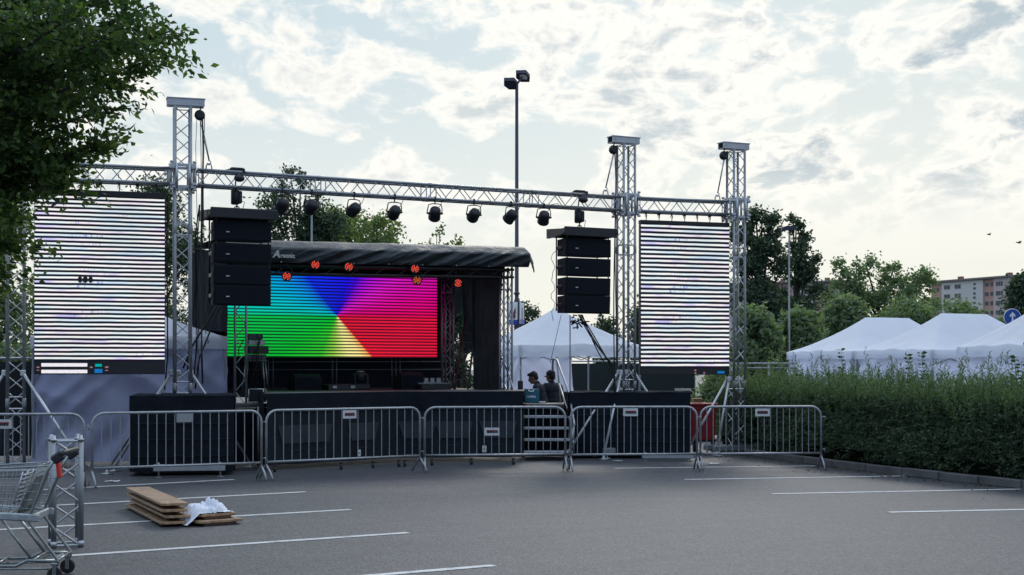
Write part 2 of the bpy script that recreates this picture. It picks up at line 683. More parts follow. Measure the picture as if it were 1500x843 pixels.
def mesh_np(name, v, f, m, parent=None):
    me = bpy.data.meshes.new(name)
    n = len(v)
    me.vertices.add(n)
    me.vertices.foreach_set('co', np.ascontiguousarray(v, dtype=np.float32).ravel())
    me.loops.add(f.size)
    me.loops.foreach_set('vertex_index', f.ravel().astype(np.int32))
    me.polygons.add(len(f))
    me.polygons.foreach_set('loop_start', np.arange(0, f.size, 4, dtype=np.int32))
    me.polygons.foreach_set('loop_total', np.full(len(f), 4, dtype=np.int32))
    me.update(calc_edges=True)
    me.validate()
    me.materials.append(m)
    ob = bpy.data.objects.new(name, me)
    COL.objects.link(ob)
    if parent is not None:
        ob.parent = parent
    return ob


def tree(name, label, cat, px, D, top, width, m, n=9000, leaf=.15, dense=1.0, bottom=None, blobs=None, seed=1, group=None, gap=.5, trunk_r=.16, tall=False, name_crown='crown'):
    """tree whose crown is WIDTH photo pixels wide and whose top is at photo row TOP, built at distance D"""
    rng = np.random.default_rng(seed)
    x = (px - 750) * D / F
    zt = EYE + (HZ - top) * D / F
    wd = width * D / F
    zb = .4 if bottom is None else bottom
    root = thing(name, label, cat, (x, D, 0), group)
    n = int(n * dense)
    if blobs is None:
        blobs = []
        nb = 9
        for i in range(nb):
            h = (i + .5) / nb
            rr = wd * .5 * (1 - max(0, (h - .35) / .65) ** 2.6) ** .5
            r = wd * rng.uniform(.20, .30) * (1.0 if not tall else .9)
            ang = rng.uniform(0, 2 * PI)
            off = max(0, rr - r) * rng.uniform(.5, 1)
            blobs.append((off * math.cos(ang) * 1.1, off * math.sin(ang), zb + (zt - zb) * h * .93, r, r, max(r * .8, (zt - zb) / nb * .8)))
        blobs.append((0, 0, zt - wd * .17, wd * .17, wd * .17, wd * .17))
    else:
        blobs = [(bx * wd, by * wd, zb + (zt - zb) * bz, r * wd, r * wd, rz * wd) for bx, by, bz, r, rz in blobs]
    vol = np.array([b_[3] * b_[4] * b_[5] for b_ in blobs]) ** .75
    vol /= vol.sum()
    pts = []
    clumps = []
    for b_, share in zip(blobs, vol):
        k_ = max(1, int(n * share))
        nc = max(6, k_ // 42)
        u = rng.normal(size=(nc, 3))
        u /= np.linalg.norm(u, axis=1, keepdims=True)
        u *= rng.uniform(.35, 1.0, (nc, 1)) ** .6
        c_ = np.array(b_[:3]) + u * np.array(b_[3:])
        clumps.append(c_)
        idx = rng.integers(0, nc, k_)
        sp = min(b_[3:]) * .16 * (1.4 - gap) + .06
        pts.append(c_[idx] + rng.normal(size=(k_, 3)) * sp * rng.uniform(.5, 1.5, (k_, 1)))
    pts = np.concatenate(pts)
    pts = pts[pts[:, 2] > .1]
    v, f = leaf_arrays(rng, pts, leaf, aspect=.55, droop=.25, flat=.8)
    tb = MB()
    zmid = zb + (zt - zb) * .55
    tb.path([(x, D, 0), (x + .05 * wd, D, zmid * .5), (x - .02 * wd, D, zmid), (x, D, zt - wd * .2)], [trunk_r, trunk_r * .75, trunk_r * .5, trunk_r * .15], 7)
    for b_ in blobs:
        z0 = min(b_[2] * .6, zmid)
        tb.path([(x, D, z0), (x + b_[0] * .5, D + b_[1] * .5, (z0 + b_[2]) / 2 + .1), (x + b_[0], D + b_[1], b_[2]), (x + b_[0] * 1.2, D + b_[1] * 1.2, b_[2] + b_[5] * .7)],
                [trunk_r * .4, trunk_r * .3, trunk_r * .2, trunk_r * .05], 5)
    tb.build('trunk', BARK, root)
    mesh_np(name_crown, v, f, m, root)
    return root


# ---- trees behind the stage and car park
GT = 'trees behind the car park'
tree('poplar_tree', 'tall dark tree above the left part of the black stage roof', 'tree', 440, 60, 248, 128, LEAF_DARK, 9000, .18, 1.7, 1.5, seed=3, group=GT,
     blobs=[(-.1, 0, .93, .16, .16), (-.25, 0, .82, .2, .2), (.18, 0, .80, .2, .22), (-.32, 0, .7, .2, .2), (.05, .1, .7, .25, .25), (.33, 0, .72, .17, .2), (-.3, 0, .55, .22, .3), (.2, 0, .55, .28, .3), (0, 0, .38, .35, .4), (0, 0, .2, .35, .4)])
tree('leafy_tree', 'mid green bushy tree with rounded top above the stage roof, right of the dark tree', 'tree', 496, 64, 303, 150, LEAF_MID, 8500, .19, 1.6, 1.0, seed=4, group=GT, gap=.6)
tree('leafy_tree', 'light green tree sloping down above the middle of the stage roof', 'tree', 548, 62, 314, 160, LEAF_MID, 7500, .18, 1.5, 1.0, seed=5, group=GT, gap=.5)
tree('leafy_tree', 'light green tree just left of the bushy tree, below the second spotlight', 'tree', 462, 61, 318, 110, LEAF_MID, 7500, .18, 1.5, 1.0, seed=45, group=GT, gap=.5)
tree('sparse_tree', 'thin sparse treetop above the middle of the stage roof under the spotlights', 'tree', 640, 55, 326, 82, LEAF_MID, 1700, .15, 1.2, 2.5, seed=6, group=GT,
     blobs=[(.05, 0, .93, .07, .10), (.12, 0, .8, .10, .12), (-.1, 0, .78, .10, .10), (.36, 0, .82, .09, .10), (-.3, 0, .76, .14, .09), (.2, 0, .66, .16, .1), (-.42, 0, .7, .10, .08), (0, 0, .5, .3, .3)], gap=.1, trunk_r=.07)
tree('broad_tree', 'broad dark tree behind the left video screen and left truss tower', 'tree', 226, 50, 262, 190, LEAF_DARK, 11000, .16, 1.5, 1.0, seed=7, group=GT, gap=.35)
tree('broad_tree', 'dark tree behind the leftmost truss tower at the photo edge', 'tree', -10, 44, 290, 250, LEAF_BUSH, 11000, .16, 1.5, .5, seed=8, group=GT, gap=.7)
tree('small_tree', 'small dark tree beside the hanging banners on the tall lamp post', 'tree', 768, 70, 440, 62, LEAF_DARK, 2600, .19, 1, 1, seed=9, group=GT)
tree('small_tree', 'small tree showing between the middle tent roof and the right truss tower', 'tree', 884, 74, 466, 78, LEAF_DARK, 3800, .19, 1, 1, seed=10, group=GT)
tree('small_tree', 'dark tree behind the right video screen beside the truss tower', 'tree', 960, 66, 430, 110, LEAF_DARK, 5200, .19, 1.4, 1, seed=11, group=GT)
tree('small_tree', 'small tree seen through the open right end of the stage', 'tree', 676, 58, 428, 60, LEAF_DARK, 3600, .18, 1, 1, seed=17, group=GT)
tree('poplar_tree', 'tall dark tree directly right of the rightmost truss tower', 'tree', 1116, 60, 302, 92, LEAF_DARK, 8500, .19, 1.8, .8, seed=12, group=GT,
     blobs=[(-.1, 0, .95, .16, .16), (.16, 0, .90, .17, .17), (-.3, 0, .85, .2, .2), (.1, 0, .78, .28, .22), (-.2, 0, .68, .3, .25), (.3, 0, .66, .17, .15), (-.1, 0, .5, .38, .35), (.1, 0, .3, .4, .4), (0, 0, .12, .4, .3)])
tree('poplar_tree', 'dark crooked tree behind the thin grey lamp post right of the stage', 'tree', 1166, 62, 314, 84, LEAF_DARK, 6800, .19, 1.8, .8, seed=13, group=GT,
     blobs=[(-.05, 0, .95, .14, .16), (.12, 0, .87, .17, .18), (.02, 0, .77, .2, .2), (.25, 0, .72, .2, .2), (.08, 0, .64, .26, .2), (.3, 0, .56, .16, .16), (-.25, 0, .54, .16, .14), (-.05, 0, .44, .4, .3), (.1, 0, .25, .5, .4), (0, 0, .1, .5, .3)])
tree('leafy_tree', 'uneven flat topped tree in front of the far flats, right of the lamp post', 'tree', 1290, 66, 376, 168, LEAF_BUSH, 12000, .19, 1.7, .5, seed=14, group=GT, gap=.5,
     blobs=[(-.36, 0, .93, .07, .08), (-.28, 0, .84, .10, .1), (-.12, 0, .92, .12, .09), (.1, 0, .88, .13, .09), (.3, 0, .84, .13, .09), (.4, 0, .80, .09, .07), (-.35, 0, .7, .17, .16), (-.1, 0, .72, .2, .15), (.15, 0, .7, .22, .15), (.38, 0, .62, .18, .14), (-.3, 0, .45, .26, .22), (.2, 0, .45, .32, .24), (0, 0, .22, .45, .22)])
tree('dark_tree', 'dark tree at the right photo edge behind the blue sign', 'tree', 1502, 60, 398, 92, LEAF_DARK, 7500, .18, 1.5, .5, seed=16, group=GT, gap=.3)
GB = 'shrubs between the trees and tents'
for i, (px, D, top, wd, nn) in enumerate([(1104, 46, 452, 96, 6000), (1172, 48, 458, 96, 6500), (1236, 50, 440, 96, 6500), (1330, 54, 452, 120, 7500), (1412, 52, 446, 108, 6500), (1470, 54, 472, 70, 4000)]):
    tree('shrub', ['dense green shrub just right of the rightmost truss tower', 'green shrub at the foot of the thin grey lamp post', 'tall green shrub left of the flat topped tree',
                   'wide green shrub above the peak of the leftmost tent', 'loose green shrub hiding the lower floors of the far flats', 'small green shrub just left of the blue arrow sign'][i],
         'shrub', px, D, top, wd * 1.12, LEAF_BUSH, nn, .19, 1.9, .2, seed=30 + i, group=GB, gap=.7, trunk_r=.06, name_crown='foliage')
tree('shrub', 'green bush behind the red bin below the right video screen', 'shrub', 1052, 33, 546, 120, LEAF_BUSH, 5000, .10, 1.4, .1, seed=41, gap=.8, trunk_r=.04, name_crown='foliage', group=GB)


# ---- big foreground tree reaching in from the left
def near_tree():
    rng = np.random.default_rng(21)
    bx, by = -8.0, 14.4
    root = thing('maple_tree', 'large dark leafy tree reaching in from the upper left corner', 'tree', (bx, by, 0))
    D = 14.4
    # boughs end where the crown's outline is: bigger ones first, then the drooping sprays
    ends = [(150, -40, 0), (262, 10, .2), (285, 45, -.3), (250, 85, .1), (205, 30, .8), (150, 125, -.6), (178, 160, 0), (60, 60, -1), (95, 180, .7), (130, 205, .1), (188, 208, 0),
            (130, 232, .2), (70, 215, -.5), (20, 150, .4), (-40, 100, -.8), (-60, 200, .3), (92, 262, .1), (88, 285, -.2), (30, 270, .5), (30, 325, 0), (-30, 300, -.5), (38, 362, .2), (40, 330, .6),
            (-20, 440, 0), (15, 410, .3), (-80, 380, .4), (-110, 280, -1), (-120, 60, .6), (40, -80, .5), (230, -70, -.4), (-100, -120, 0), (-200, 150, -.8), (-220, 330, .2), (-300, 50, .5), (-250, -150, 0),
            (262, -30, .5), (110, -10, .9), (215, 115, .7), (70, 130, 1.2), (0, 40, -1.4), (150, 20, -1.2), (100, 40, .4), (30, 200, 1.0), (-20, 250, .9), (60, 160, -.8), (190, 70, -.7), (228, 60, .4), (40, 100, .2), (240, 30, -.9), (0, 340, -.8), (50, 300, .9)]
    tb = MB()
    top = V((bx, by, 7.5))
    tb.path([(bx, by, 0), (bx + .08, by, 1.3), (bx - .05, by + .1, 2.6), (bx + .1, by, 4.6), (bx, by, 7.5)], [.24, .2, .17, .12, .03], 10)
    pts, dirs = [], []
    for (px, py, dy) in ends:
        e = W(px - ((34 if py < 240 else 22) if px > 0 else 16), py - (12 if py > 280 else 0), D + dy)
        z0 = max(1.9, min(6.6, e.z - .9 - .28 * abs(e.x - bx)))
        s = V((bx + rnd.uniform(-.05, .05), by, z0))
        mid = s.lerp(e, .5) + V((0, 0, .25))
        path = []
        for i in range(9):
            k_ = i / 8
            path.append((s * (1 - k_) + mid * k_) * (1 - k_) + (mid * (1 - k_) + e * k_) * k_ + V(mn.noise_vector(V((px * .1, i, 3)))) * .06)
        tb.path(path, [.05 * (1 - i / 8) + .008 for i in range(9)], 6)
        # twigs along the outer two thirds, each carrying a flat drooping spray of leaves
        for i in range(30):
            k_ = rng.uniform(.25, 1.0)
            j = min(7, int(k_ * 8))
            p = path[j].lerp(path[j + 1], k_ * 8 - j)
            dr = np.array((e - s).normalized()) * .6 + rng.normal(size=3) * np.array([.75, .75, .32])
            dr /= np.linalg.norm(dr)
            ln = rng.uniform(.22, .62)
            q = np.array(p) + dr * ln + np.array([0, 0, -.06])
            tb.bar(p, V(q), .006, 4, .002, False)
            nl = rng.integers(42, 66)
            tt = rng.uniform(.1, 1.08, nl)
            c_ = np.array(p)[None] + (q - np.array(p))[None] * tt[:, None] + rng.normal(size=(nl, 3)) * np.array([.085, .085, .05])
            pts.append(c_)
            dd = dr[None] * .7 + rng.normal(size=(nl, 3)) * .6 + np.array([0, 0, -.35])
            dirs.append(dd)
    pts = np.concatenate(pts)
    dirs = np.concatenate(dirs)
    v, f = leaf_arrays(rng, pts - np.array([bx, by, 0]), .088, dirs, .52)
    tb.build('trunk', BARK, root)
    mesh_np('crown', v, f, LEAF_NEAR, root)


near_tree()


# ---- hedge along the kerb on the right
def hedge():
    rng = np.random.default_rng(5)
    root = thing('hedge', 'long dark green hedge with light upright shoots behind the kerb', 'hedge', (KP[2].x, KP[2].y, 0))
    o = np.array(root.location)
    seg = [np.array(p) for p in KP]
    lens = [np.linalg.norm(seg[i + 1] - seg[i]) for i in range(len(seg) - 1)]
    tot = sum(lens)

    def along(u):
        s_ = u * tot
        res, nr = np.zeros((len(u), 3)), np.zeros((len(u), 3))
        acc = 0
        for i, L_ in enumerate(lens):
            msk = (s_ >= acc) & (s_ <= acc + L_ + 1e-6)
            k_ = ((s_ - acc) / L_)[:, None]
            res = np.where(msk[:, None], seg[i] + (seg[i + 1] - seg[i]) * k_, res)
            d = (seg[i + 1] - seg[i]) / L_
            nr = np.where(msk[:, None], np.array([-d[1], d[0], 0]) * (1 if -d[1] > 0 else -1), nr)
            acc += L_
        return res, nr

    # dense dark face and body
    n = 60000
    u = rng.uniform(0, 1, n)
    p, nr = along(u)
    z = .12 + 1.1 * rng.uniform(0, 1, n) ** .9
    lump = np.array([mn.noise(V((a * tot * 1.3, b * 2.2, 0))) * .16 + mn.noise(V((a * tot * 4, b * 6, 5))) * .09 for a, b in zip(u, z)])
    dep = .25 + lump + .10 * (z < .3) + np.abs(rng.normal(size=n)) * .10
    q = p + nr * dep[:, None]
    q[:, 2] = z
    dd = -nr * .7 + rng.normal(size=(n, 3)) * .8 + np.array([0, 0, .35])
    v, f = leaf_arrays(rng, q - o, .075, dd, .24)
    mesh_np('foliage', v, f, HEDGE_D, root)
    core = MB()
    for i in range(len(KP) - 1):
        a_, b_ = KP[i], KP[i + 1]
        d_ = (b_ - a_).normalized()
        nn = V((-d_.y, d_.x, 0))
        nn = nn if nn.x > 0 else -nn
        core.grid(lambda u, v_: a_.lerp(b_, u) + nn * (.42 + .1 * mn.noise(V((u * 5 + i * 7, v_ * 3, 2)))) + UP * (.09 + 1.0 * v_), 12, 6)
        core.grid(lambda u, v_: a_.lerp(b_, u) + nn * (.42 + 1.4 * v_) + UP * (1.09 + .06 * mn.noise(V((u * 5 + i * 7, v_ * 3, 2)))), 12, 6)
    core.build('dark_backing', mat('hedge_core', (.008, .012, .008), 1.0, 0, .5, 6, spec=0), root)  # dark sheets added behind the leaves, standing in for inner shade
    # reddish dying patches
    n = 1500
    u = np.concatenate([rng.normal(.80, .035, n // 2), rng.normal(.90, .03, n // 2)]).clip(0, 1)
    p, nr = along(u)
    z = np.concatenate([rng.normal(.93, .1, n // 2), rng.normal(.55, .14, n // 2)])
    q = p + nr * (.2 + np.abs(rng.normal(size=(n, 1))) * .12)
    q[:, 2] = z
    v, f = leaf_arrays(rng, q - o, .06, None, .3)
    mesh_np('dry_foliage', v, f, HEDGE_R, root)
    # horizontal stray sprays on the face
    n = 520
    u = rng.uniform(0, 1, n)
    p, nr = along(u)
    pts, dirs = [], []
    tw = MB()
    for i in range(n):
        b0 = p[i] + nr[i] * .18
        b0[2] = rng.uniform(.2, 1.15)
        d = -nr[i] * rng.uniform(.2, .8) + np.array([rng.normal() * .5, rng.normal() * .6, rng.uniform(-.1, .45)])
        d /= np.linalg.norm(d)
        L_ = rng.uniform(.15, .42)
        k_ = np.linspace(.1, 1, 15)
        c_ = b0 + d * L_ * k_[:, None]
        c_[:, 2] -= .06 * k_ ** 2
        pts.append(c_)
        dirs.append(d * .8 + rng.normal(size=(15, 3)) * .5)
        if i % 3 == 0:
            tw.path([V(b0), V(c_[7]), V(c_[-1])], .004, 4)
    v, f = leaf_arrays(rng, np.concatenate(pts) - o, .055, np.concatenate(dirs), .3)
    mesh_np('side_shoots', v, f, leaf_mat('hedge_mid', (.03, .058, .036), (.06, .10, .055), (.11, .15, .08), .15, 1.2), root)
    # upright shoots of this year's growth along the top
    pts, dirs, sz = [], [], []
    n = 3300
    u = rng.uniform(0, 1, n)
    p, nr = along(u)
    for i in range(n):
        b0 = p[i] + nr[i] * rng.uniform(.15, 1.6)
        nz = mn.noise(V((u[i] * tot * .8, 2.2, 1)))
        h = rng.uniform(.22, .60) + .22 * nz
        if rng.random() < .13:
            h += rng.uniform(.12, .42)
        b0[2] = .92 + rng.uniform(-.05, .20)
        lean = np.array([rng.normal() * .22 - .05, rng.normal() * .22, 1])
        lean /= np.linalg.norm(lean)
        m_ = int(14 + h * 36)
        k_ = np.linspace(0.0, 1, m_)
        c_ = b0 + lean * h * k_[:, None] + rng.normal(size=(m_, 3)) * .012 * (1.3 - k_[:, None])
        side = rng.normal(size=(m_, 3))
        side[:, 2] = .55
        pts.append(c_ + side * .018)
        dirs.append(side * .9 + np.array([0, 0, .5]))
        if i % 2 == 0:
            tw.bar(V(b0), V(b0 + lean * h), .004, 3, .002, False)
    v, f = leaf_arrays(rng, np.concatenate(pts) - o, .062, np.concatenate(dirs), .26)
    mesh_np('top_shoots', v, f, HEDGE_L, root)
    # a few broad leaved weeds standing out of the top
    pts, dirs = [], []
    for (px, top, D) in ((1232, 512, 25.5), (1330, 520, 23.8), (1350, 517, 23), (1486, 523, 20.8), (1496, 530, 20.6), (1170, 540, 26.5)):
        e = W(px, top, D)
        b0 = V((e.x + .02, D, 1.1))
        tw.path([b0, b0.lerp(e, .5) + V((.02, 0, 0)), e], .006, 4, .003)
        for k_ in np.linspace(.25, 1, 11):
            for s_ in (-1, 1):
                c_ = b0.lerp(e, k_)
                pts.append(np.array(c_) + np.array([s_ * .035, rng.normal() * .03, 0]))
                dirs.append(np.array([s_, rng.normal() * .6, .2]))
    v, f = leaf_arrays(rng, np.array(pts) - o, .085, np.array(dirs), .6)
    mesh_np('weed_leaves', v, f, leaf_mat('weed_leaf', (.02, .045, .012), (.035, .075, .02), (.06, .1, .03), .3, 2), root)
    tw.build('twigs', BARK, root)


hedge()

# weed tuft at the gap in the kerb
rng = np.random.default_rng(8)
gp = G(1337, 694) + V((.1, .1, 0))
n = 420
pp = rng.normal(size=(n, 3)) * np.array([.14, .12, .0])
pp[:, 2] = np.abs(rng.normal(size=n)) * .17 + .02
v, f = leaf_arrays(rng, pp, .07, None, .3, 0, 1.5)
wd_ = mesh_np('weed_tuft', v, f, leaf_mat('weed_dark', (.012, .025, .01), (.026, .045, .018), (.04, .06, .02), .2, 2))
wd_.location = gp
tag(wd_, 'tuft of weeds growing out of the kerb joint below the hedge', 'weeds')
wd_['kind'] = 'stuff'


rng = np.random.default_rng(77)
n = 520
kk = rng.integers(1, len(KP) - 1, n)
uu = rng.uniform(0, 1, n)
pp = np.array([np.array(KP[a_].lerp(KP[a_ + 1], b_)) for a_, b_ in zip(kk, uu)])
pp[:, 0] -= np.abs(rng.exponential(.28, n)) + .03
pp[:, 2] = .009
dd = rng.normal(size=(n, 3))
dd[:, 2] = 0
v, f = leaf_arrays(rng, pp, .045, dd, .5)
v[:, 2] = np.clip(v[:, 2], .006, .03)
fl_ = mesh_np('fallen_leaves', v, f, leaf_mat('dry_leaf', (.03, .022, .012), (.08, .055, .025), (.14, .11, .05), .0, 3))
tag(fl_, 'dry fallen leaves scattered along the foot of the kerb', 'leaves')
fl_['kind'] = 'stuff'


# ------------------------------------------------------------------ truss
def truss(root, p, q, e1, e2, w=.24, rc=.024, rb=.0085, seg=.24, joints=(), n=8):
    p, q, e1, e2 = V(p), V(q), V(e1).normalized(), V(e2).normalized()
    a = (q - p)
    L = a.length
    a.normalize()
    cs = [e1 * (sx_ * w / 2) + e2 * (sy_ * w / 2) for sx_, sy_ in ((-1, -1), (1, -1), (1, 1), (-1, 1))]
    for c_ in cs:
        g = MB().bar(p + c_, q + c_, rc, 10)
        for j in joints:       # conical couplers
            g.lathe(p + c_ + a * (j - .07), a, [(0, rc), (.012, rc * 1.22), (.128, rc * 1.22), (.14, rc)], 10)
        g.build('chord', ALU, root)
    lat = MB()
    ns = max(1, round(L / seg))
    for i in range(4):
        c0, c1 = cs[i], cs[(i + 1) % 4]
        ph = 0
        for k_ in range(ns):
            s0, s1 = p + a * (L * (k_ + .06) / ns), p + a * (L * (k_ + .94) / ns)
            if (k_ + ph) % 2:
                lat.bar(s0 + c0, s1 + c1, rb, n, None, False)
            else:
                lat.bar(s0 + c1, s1 + c0, rb, n, None, False)
        for j in (0.02, L - .02) + tuple(x_ + d_ for x_ in joints for d_ in (-.09, .09)):
            lat.bar(p + a * j + c0, p + a * j + c1, rb * 1.1, n, None, False)
    lat.build('lattice', ALU2, root)


TOWERS = {'E': (V((-7.62, 21.6, 0)), R(18)), 'A': (V((-5.24, 22.36, 0)), R(17)), 'C': (V((2.116, 26.1, 0)), R(26)), 'D': (V((4.267, 26.8, 0)), R(24))}
TLAB = {'E': 'leftmost aluminium truss tower, half hidden by tree leaves', 'A': 'tall aluminium truss tower left of the stage beside the large left screen',
        'C': 'aluminium truss tower between the right speaker array and right screen', 'D': 'rightmost aluminium truss tower beside the hedge'}
ZT = 4.69      # truss centre height
TOPZ = 5.80
BR = {  # outrigger braces: foot pixel (ground) per tower
    'E': [W(104, 655, 20.9), V((-8.6, 21.0, .05))],
    'A': [G(168, 691), V((-6.3, 21.9, .06)), V((-4.35, 23.4, .08)), V((-5.9, 23.4, .05))],
    'C': [V((.98, 25.45, .05)), V((1.66, 25.45, .05)), V((3.3, 26.6, .05)), V((2.3, 27.3, .05))],
    'D': [V((3.30, 26.6, .55)), G(1050, 668), V((4.7, 27.8, .05))]}
BS = {'E': (46, 546), 'A': (248, 549), 'C': (912, 552), 'D': (1073, 560)}
for key, (c, ang) in TOWERS.items():
    root = thing('truss_tower', TLAB[key], 'truss tower', c, 'truss towers of the screen rig')
    e1, e2 = V((math.cos(ang), math.sin(ang), 0)), V((-math.sin(ang), math.cos(ang), 0))
    M = rotz(ang)
    zb = .12 if key in 'ED' else .2
    top = TOPZ
    truss(root, c + UP * zb, c + UP * top, e1, e2, joints=(1.35 - zb, 3.85 - zb) if key != 'E' else (1.0, 3.6))
    # sliding sleeve block that carries the beams
    g = MB()
    for sx_ in (-1, 1):
        for sy_ in (-1, 1):
            for dx, dy in ((.185 * sx_, .10 * sy_), (.10 * sx_, .185 * sy_)):
                g.bar(c + e1 * dx + e2 * dy + UP * (ZT - .2), c + e1 * dx + e2 * dy + UP * (ZT + .2), .022, 8)
            g.bbox(c + e1 * (.165 * sx_) + e2 * (.165 * sy_) + UP * (ZT + .13), (.085, .085, .05), .012, M)
            g.bbox(c + e1 * (.165 * sx_) + e2 * (.165 * sy_) + UP * (ZT - .13), (.085, .085, .05), .012, M)
            g.lathe(c + e1 * (.175 * sx_) + e2 * (.175 * sy_) + UP * (ZT + .2), UP, [(0, .03), (.035, .03)], 8)
            g.lathe(c + e1 * (.175 * sx_) + e2 * (.175 * sy_) + UP * (ZT - .235), UP, [(0, .03), (.035, .03)], 8)
    for z_ in (ZT - .17, ZT + .17):
        for s_ in (-1, 1):
            g.bbox(c + e2 * (.185 * s_) + UP * z_, (.34, .02, .045), .004, M)
            g.bbox(c + e1 * (.185 * s_) + UP * z_, (.02, .34, .045), .004, M)
    g.build('sleeve_block', ALU2, root)
    # head beam
    sgn = 1 if key in 'A' else -1
    ctr = c + e1 * (.05 * sgn) + UP * (top + .075)
    g = MB()
    for s_ in (-1, 1):
        g.bbox(ctr + e2 * (.09 * s_), (.58, .025, .12), .004, M)
        for q_ in (-.22, .22):
            g.lathe(ctr + e1 * q_ + e2 * (.1 * s_), e2 * s_, [(0, .016), (.012, .016)], 8)
    g.bbox(ctr + UP * .056, (.60, .24, .018), .003, M)
    g.bbox(ctr - UP * .056, (.56, .2, .014), .003, M)
    g.build('head_beam', ALU2, root)
    # base frame with screw feet
    g = MB()
    for s_ in (-1, 1):
        g.bbox(c + e2 * (.2 * s_) + UP * .15, (1.2, .06, .09), .006, M)
        for q_ in (-.52, .52):
            g.bar(c + e2 * (.2 * s_) + e1 * q_, c + e2 * (.2 * s_) + e1 * q_ + UP * .14, .018)
            g.lathe(c + e2 * (.2 * s_) + e1 * q_ + UP * .005, UP, [(0, .075), (.012, .075)], 12)
    g.build('base_frame', ALU2, root)
    s0 = None
    for i, ft in enumerate(BR[key]):
        hz = 1.58 if key != 'D' else 1.45
        d = V((ft.x - c.x, ft.y - c.y, 0)).normalized()
        s0 = c + d * .17 + UP * hz
        ft = V((ft.x, ft.y, max(.07, ft.z if key == 'E' and i == 0 else .07)))
        bo = MB().bar(s0, ft, .022, 10)
        bo.bbox(s0, (.07, .07, .09), .01)
        b_ = bo.build('brace', BRACE if i != 1 or key != 'A' else GALV, root)
        if ft.z < .3:
            MB().lathe(V((ft.x, ft.y, .004)), UP, [(0, .10), (.012, .10), (.02, .03), (.07, .025)], 12).build('foot_plate', GALV, b_)

# beams
TRL = {('E', 'A'): 'short horizontal truss beam carrying the left video screen', ('A', 'C'): 'long horizontal truss beam across the stage front with spotlights',
       ('C', 'D'): 'short horizontal truss beam carrying the right video screen'}
TDIR = {}
for (k1, k2), lab in TRL.items():
    a, b_ = TOWERS[k1][0] + UP * ZT, TOWERS[k2][0] + UP * ZT
    d = (b_ - a).normalized()
    nrm = V((-d.y, d.x, 0))
    TDIR[(k1, k2)] = (a, b_, d, nrm)
    p, q = a + d * .21, b_ - d * .21
    root = thing('truss_beam', lab, 'truss beam', (p + q) / 2, 'truss beams of the screen rig')
    L = (q - p).length
    truss(root, p, q, nrm, UP, joints=tuple(x_ for x_ in (2.05, 4.05, 6.05) if x_ < L - .5))
a, b_, d, nrm = TDIR[('E', 'A')]
p, q = a - d * .21, a - d * 1.3
root = thing('truss_beam', 'stub of truss beam beyond the leftmost tower, behind the leaves', 'truss beam', (p + q) / 2, 'truss beams of the screen rig')
truss(root, p, q, nrm, UP)


def on_beam(key, px):
    """point on the beam axis seen at photo column px"""
    a, b_, d, nrm = TDIR[key]
    k_ = px - 750
    s_ = (k_ * a.y / F - a.x) / (d.x - k_ * d.y / F)
    return a + d * s_, d, nrm


# hoists on the tower heads
def chain_hoist(lab, c, ang, sgn, hook_px, hook_py, key, long_falls):
    e1 = V((math.cos(ang), math.sin(ang), 0))
    e2 = V((-math.sin(ang), math.cos(ang), 0))
    p = c + e1 * (.27 * sgn) + UP * (TOPZ - .11)
    root = thing('chain_hoist', lab, 'chain hoist', p, 'hand chain hoists at the tower tops')
    g = MB()
    g.lathe(p - e2 * .05, e2, [(0, .05), (.01, .078), (.04, .085), (.06, .085), (.09, .078), (.1, .05)], 18)
    g.build('sheave_housing', BLACKM, root)
    g = MB()
    g.path([p + UP * (.08 + .0), p + UP * .11 + e1 * .02, p + UP * .135, p + UP * .16], .011, 6)
    g.build('hook', STEELD, root)
    h, d, nrm = on_beam(key, hook_px)
    h = V((h.x, h.y, ZT + .17))
    g = MB()
    q = h + UP * .12
    g.bar(p - UP * .06, q, .008, 5)
    g.bar(p - UP * .06 + e1 * .02, q + e1 * .012, .006, 5)
    g.build('chain', GALV, root)
    g = MB()
    g.path([q + V((.03 * math.sin(x_), 0, .035 * math.cos(x_))) - UP * .03 for x_ in np.linspace(-.3, 4.6, 10)], .010, 6)
    g.path([h + V((.05, 0, -.03)), h + V((.04, 0, .05)), h + V((0, 0, .075)), h + V((-.04, 0, .05)), h + V((-.05, 0, -.03))], .011, 6)
    g.build('shackle', GALV, root)
    if long_falls:
        g = MB()
        for off, zb, r in long_falls:
            s_ = p + e1 * off
            pts = [s_ - UP * .03]
            for i in range(1, 9):
                k_ = i / 8
                pts.append(V((s_.x + .02 * math.sin(k_ * 5 + off * 40), s_.y - .1 * 0, s_.z + (zb - s_.z) * k_)))
            g.path(pts, r, 5)
        g.build('hand_chain', STEELD, root)


c, ang = TOWERS['A']
chain_hoist('black chain hoist under the head beam of the tower beside the left screen', c, ang, 1, 306, 245, ('A', 'C'), [(-.045, 1.6, .005), (.04, 1.4, .014), (.075, 2.2, .007), (.005, 1.5, .006)])
c, ang = TOWERS['C']
chain_hoist('black chain hoist atop the tower beside the right speaker array', c, ang, -1, 887, 280, ('A', 'C'), [(.03, 1.4, .012), (.06, 1.5, .008)])
c, ang = TOWERS['D']
chain_hoist('black chain hoist atop the rightmost tower', c, ang, -1, 1051, 288, ('C', 'D'), [(.05, 2.2, .007)])


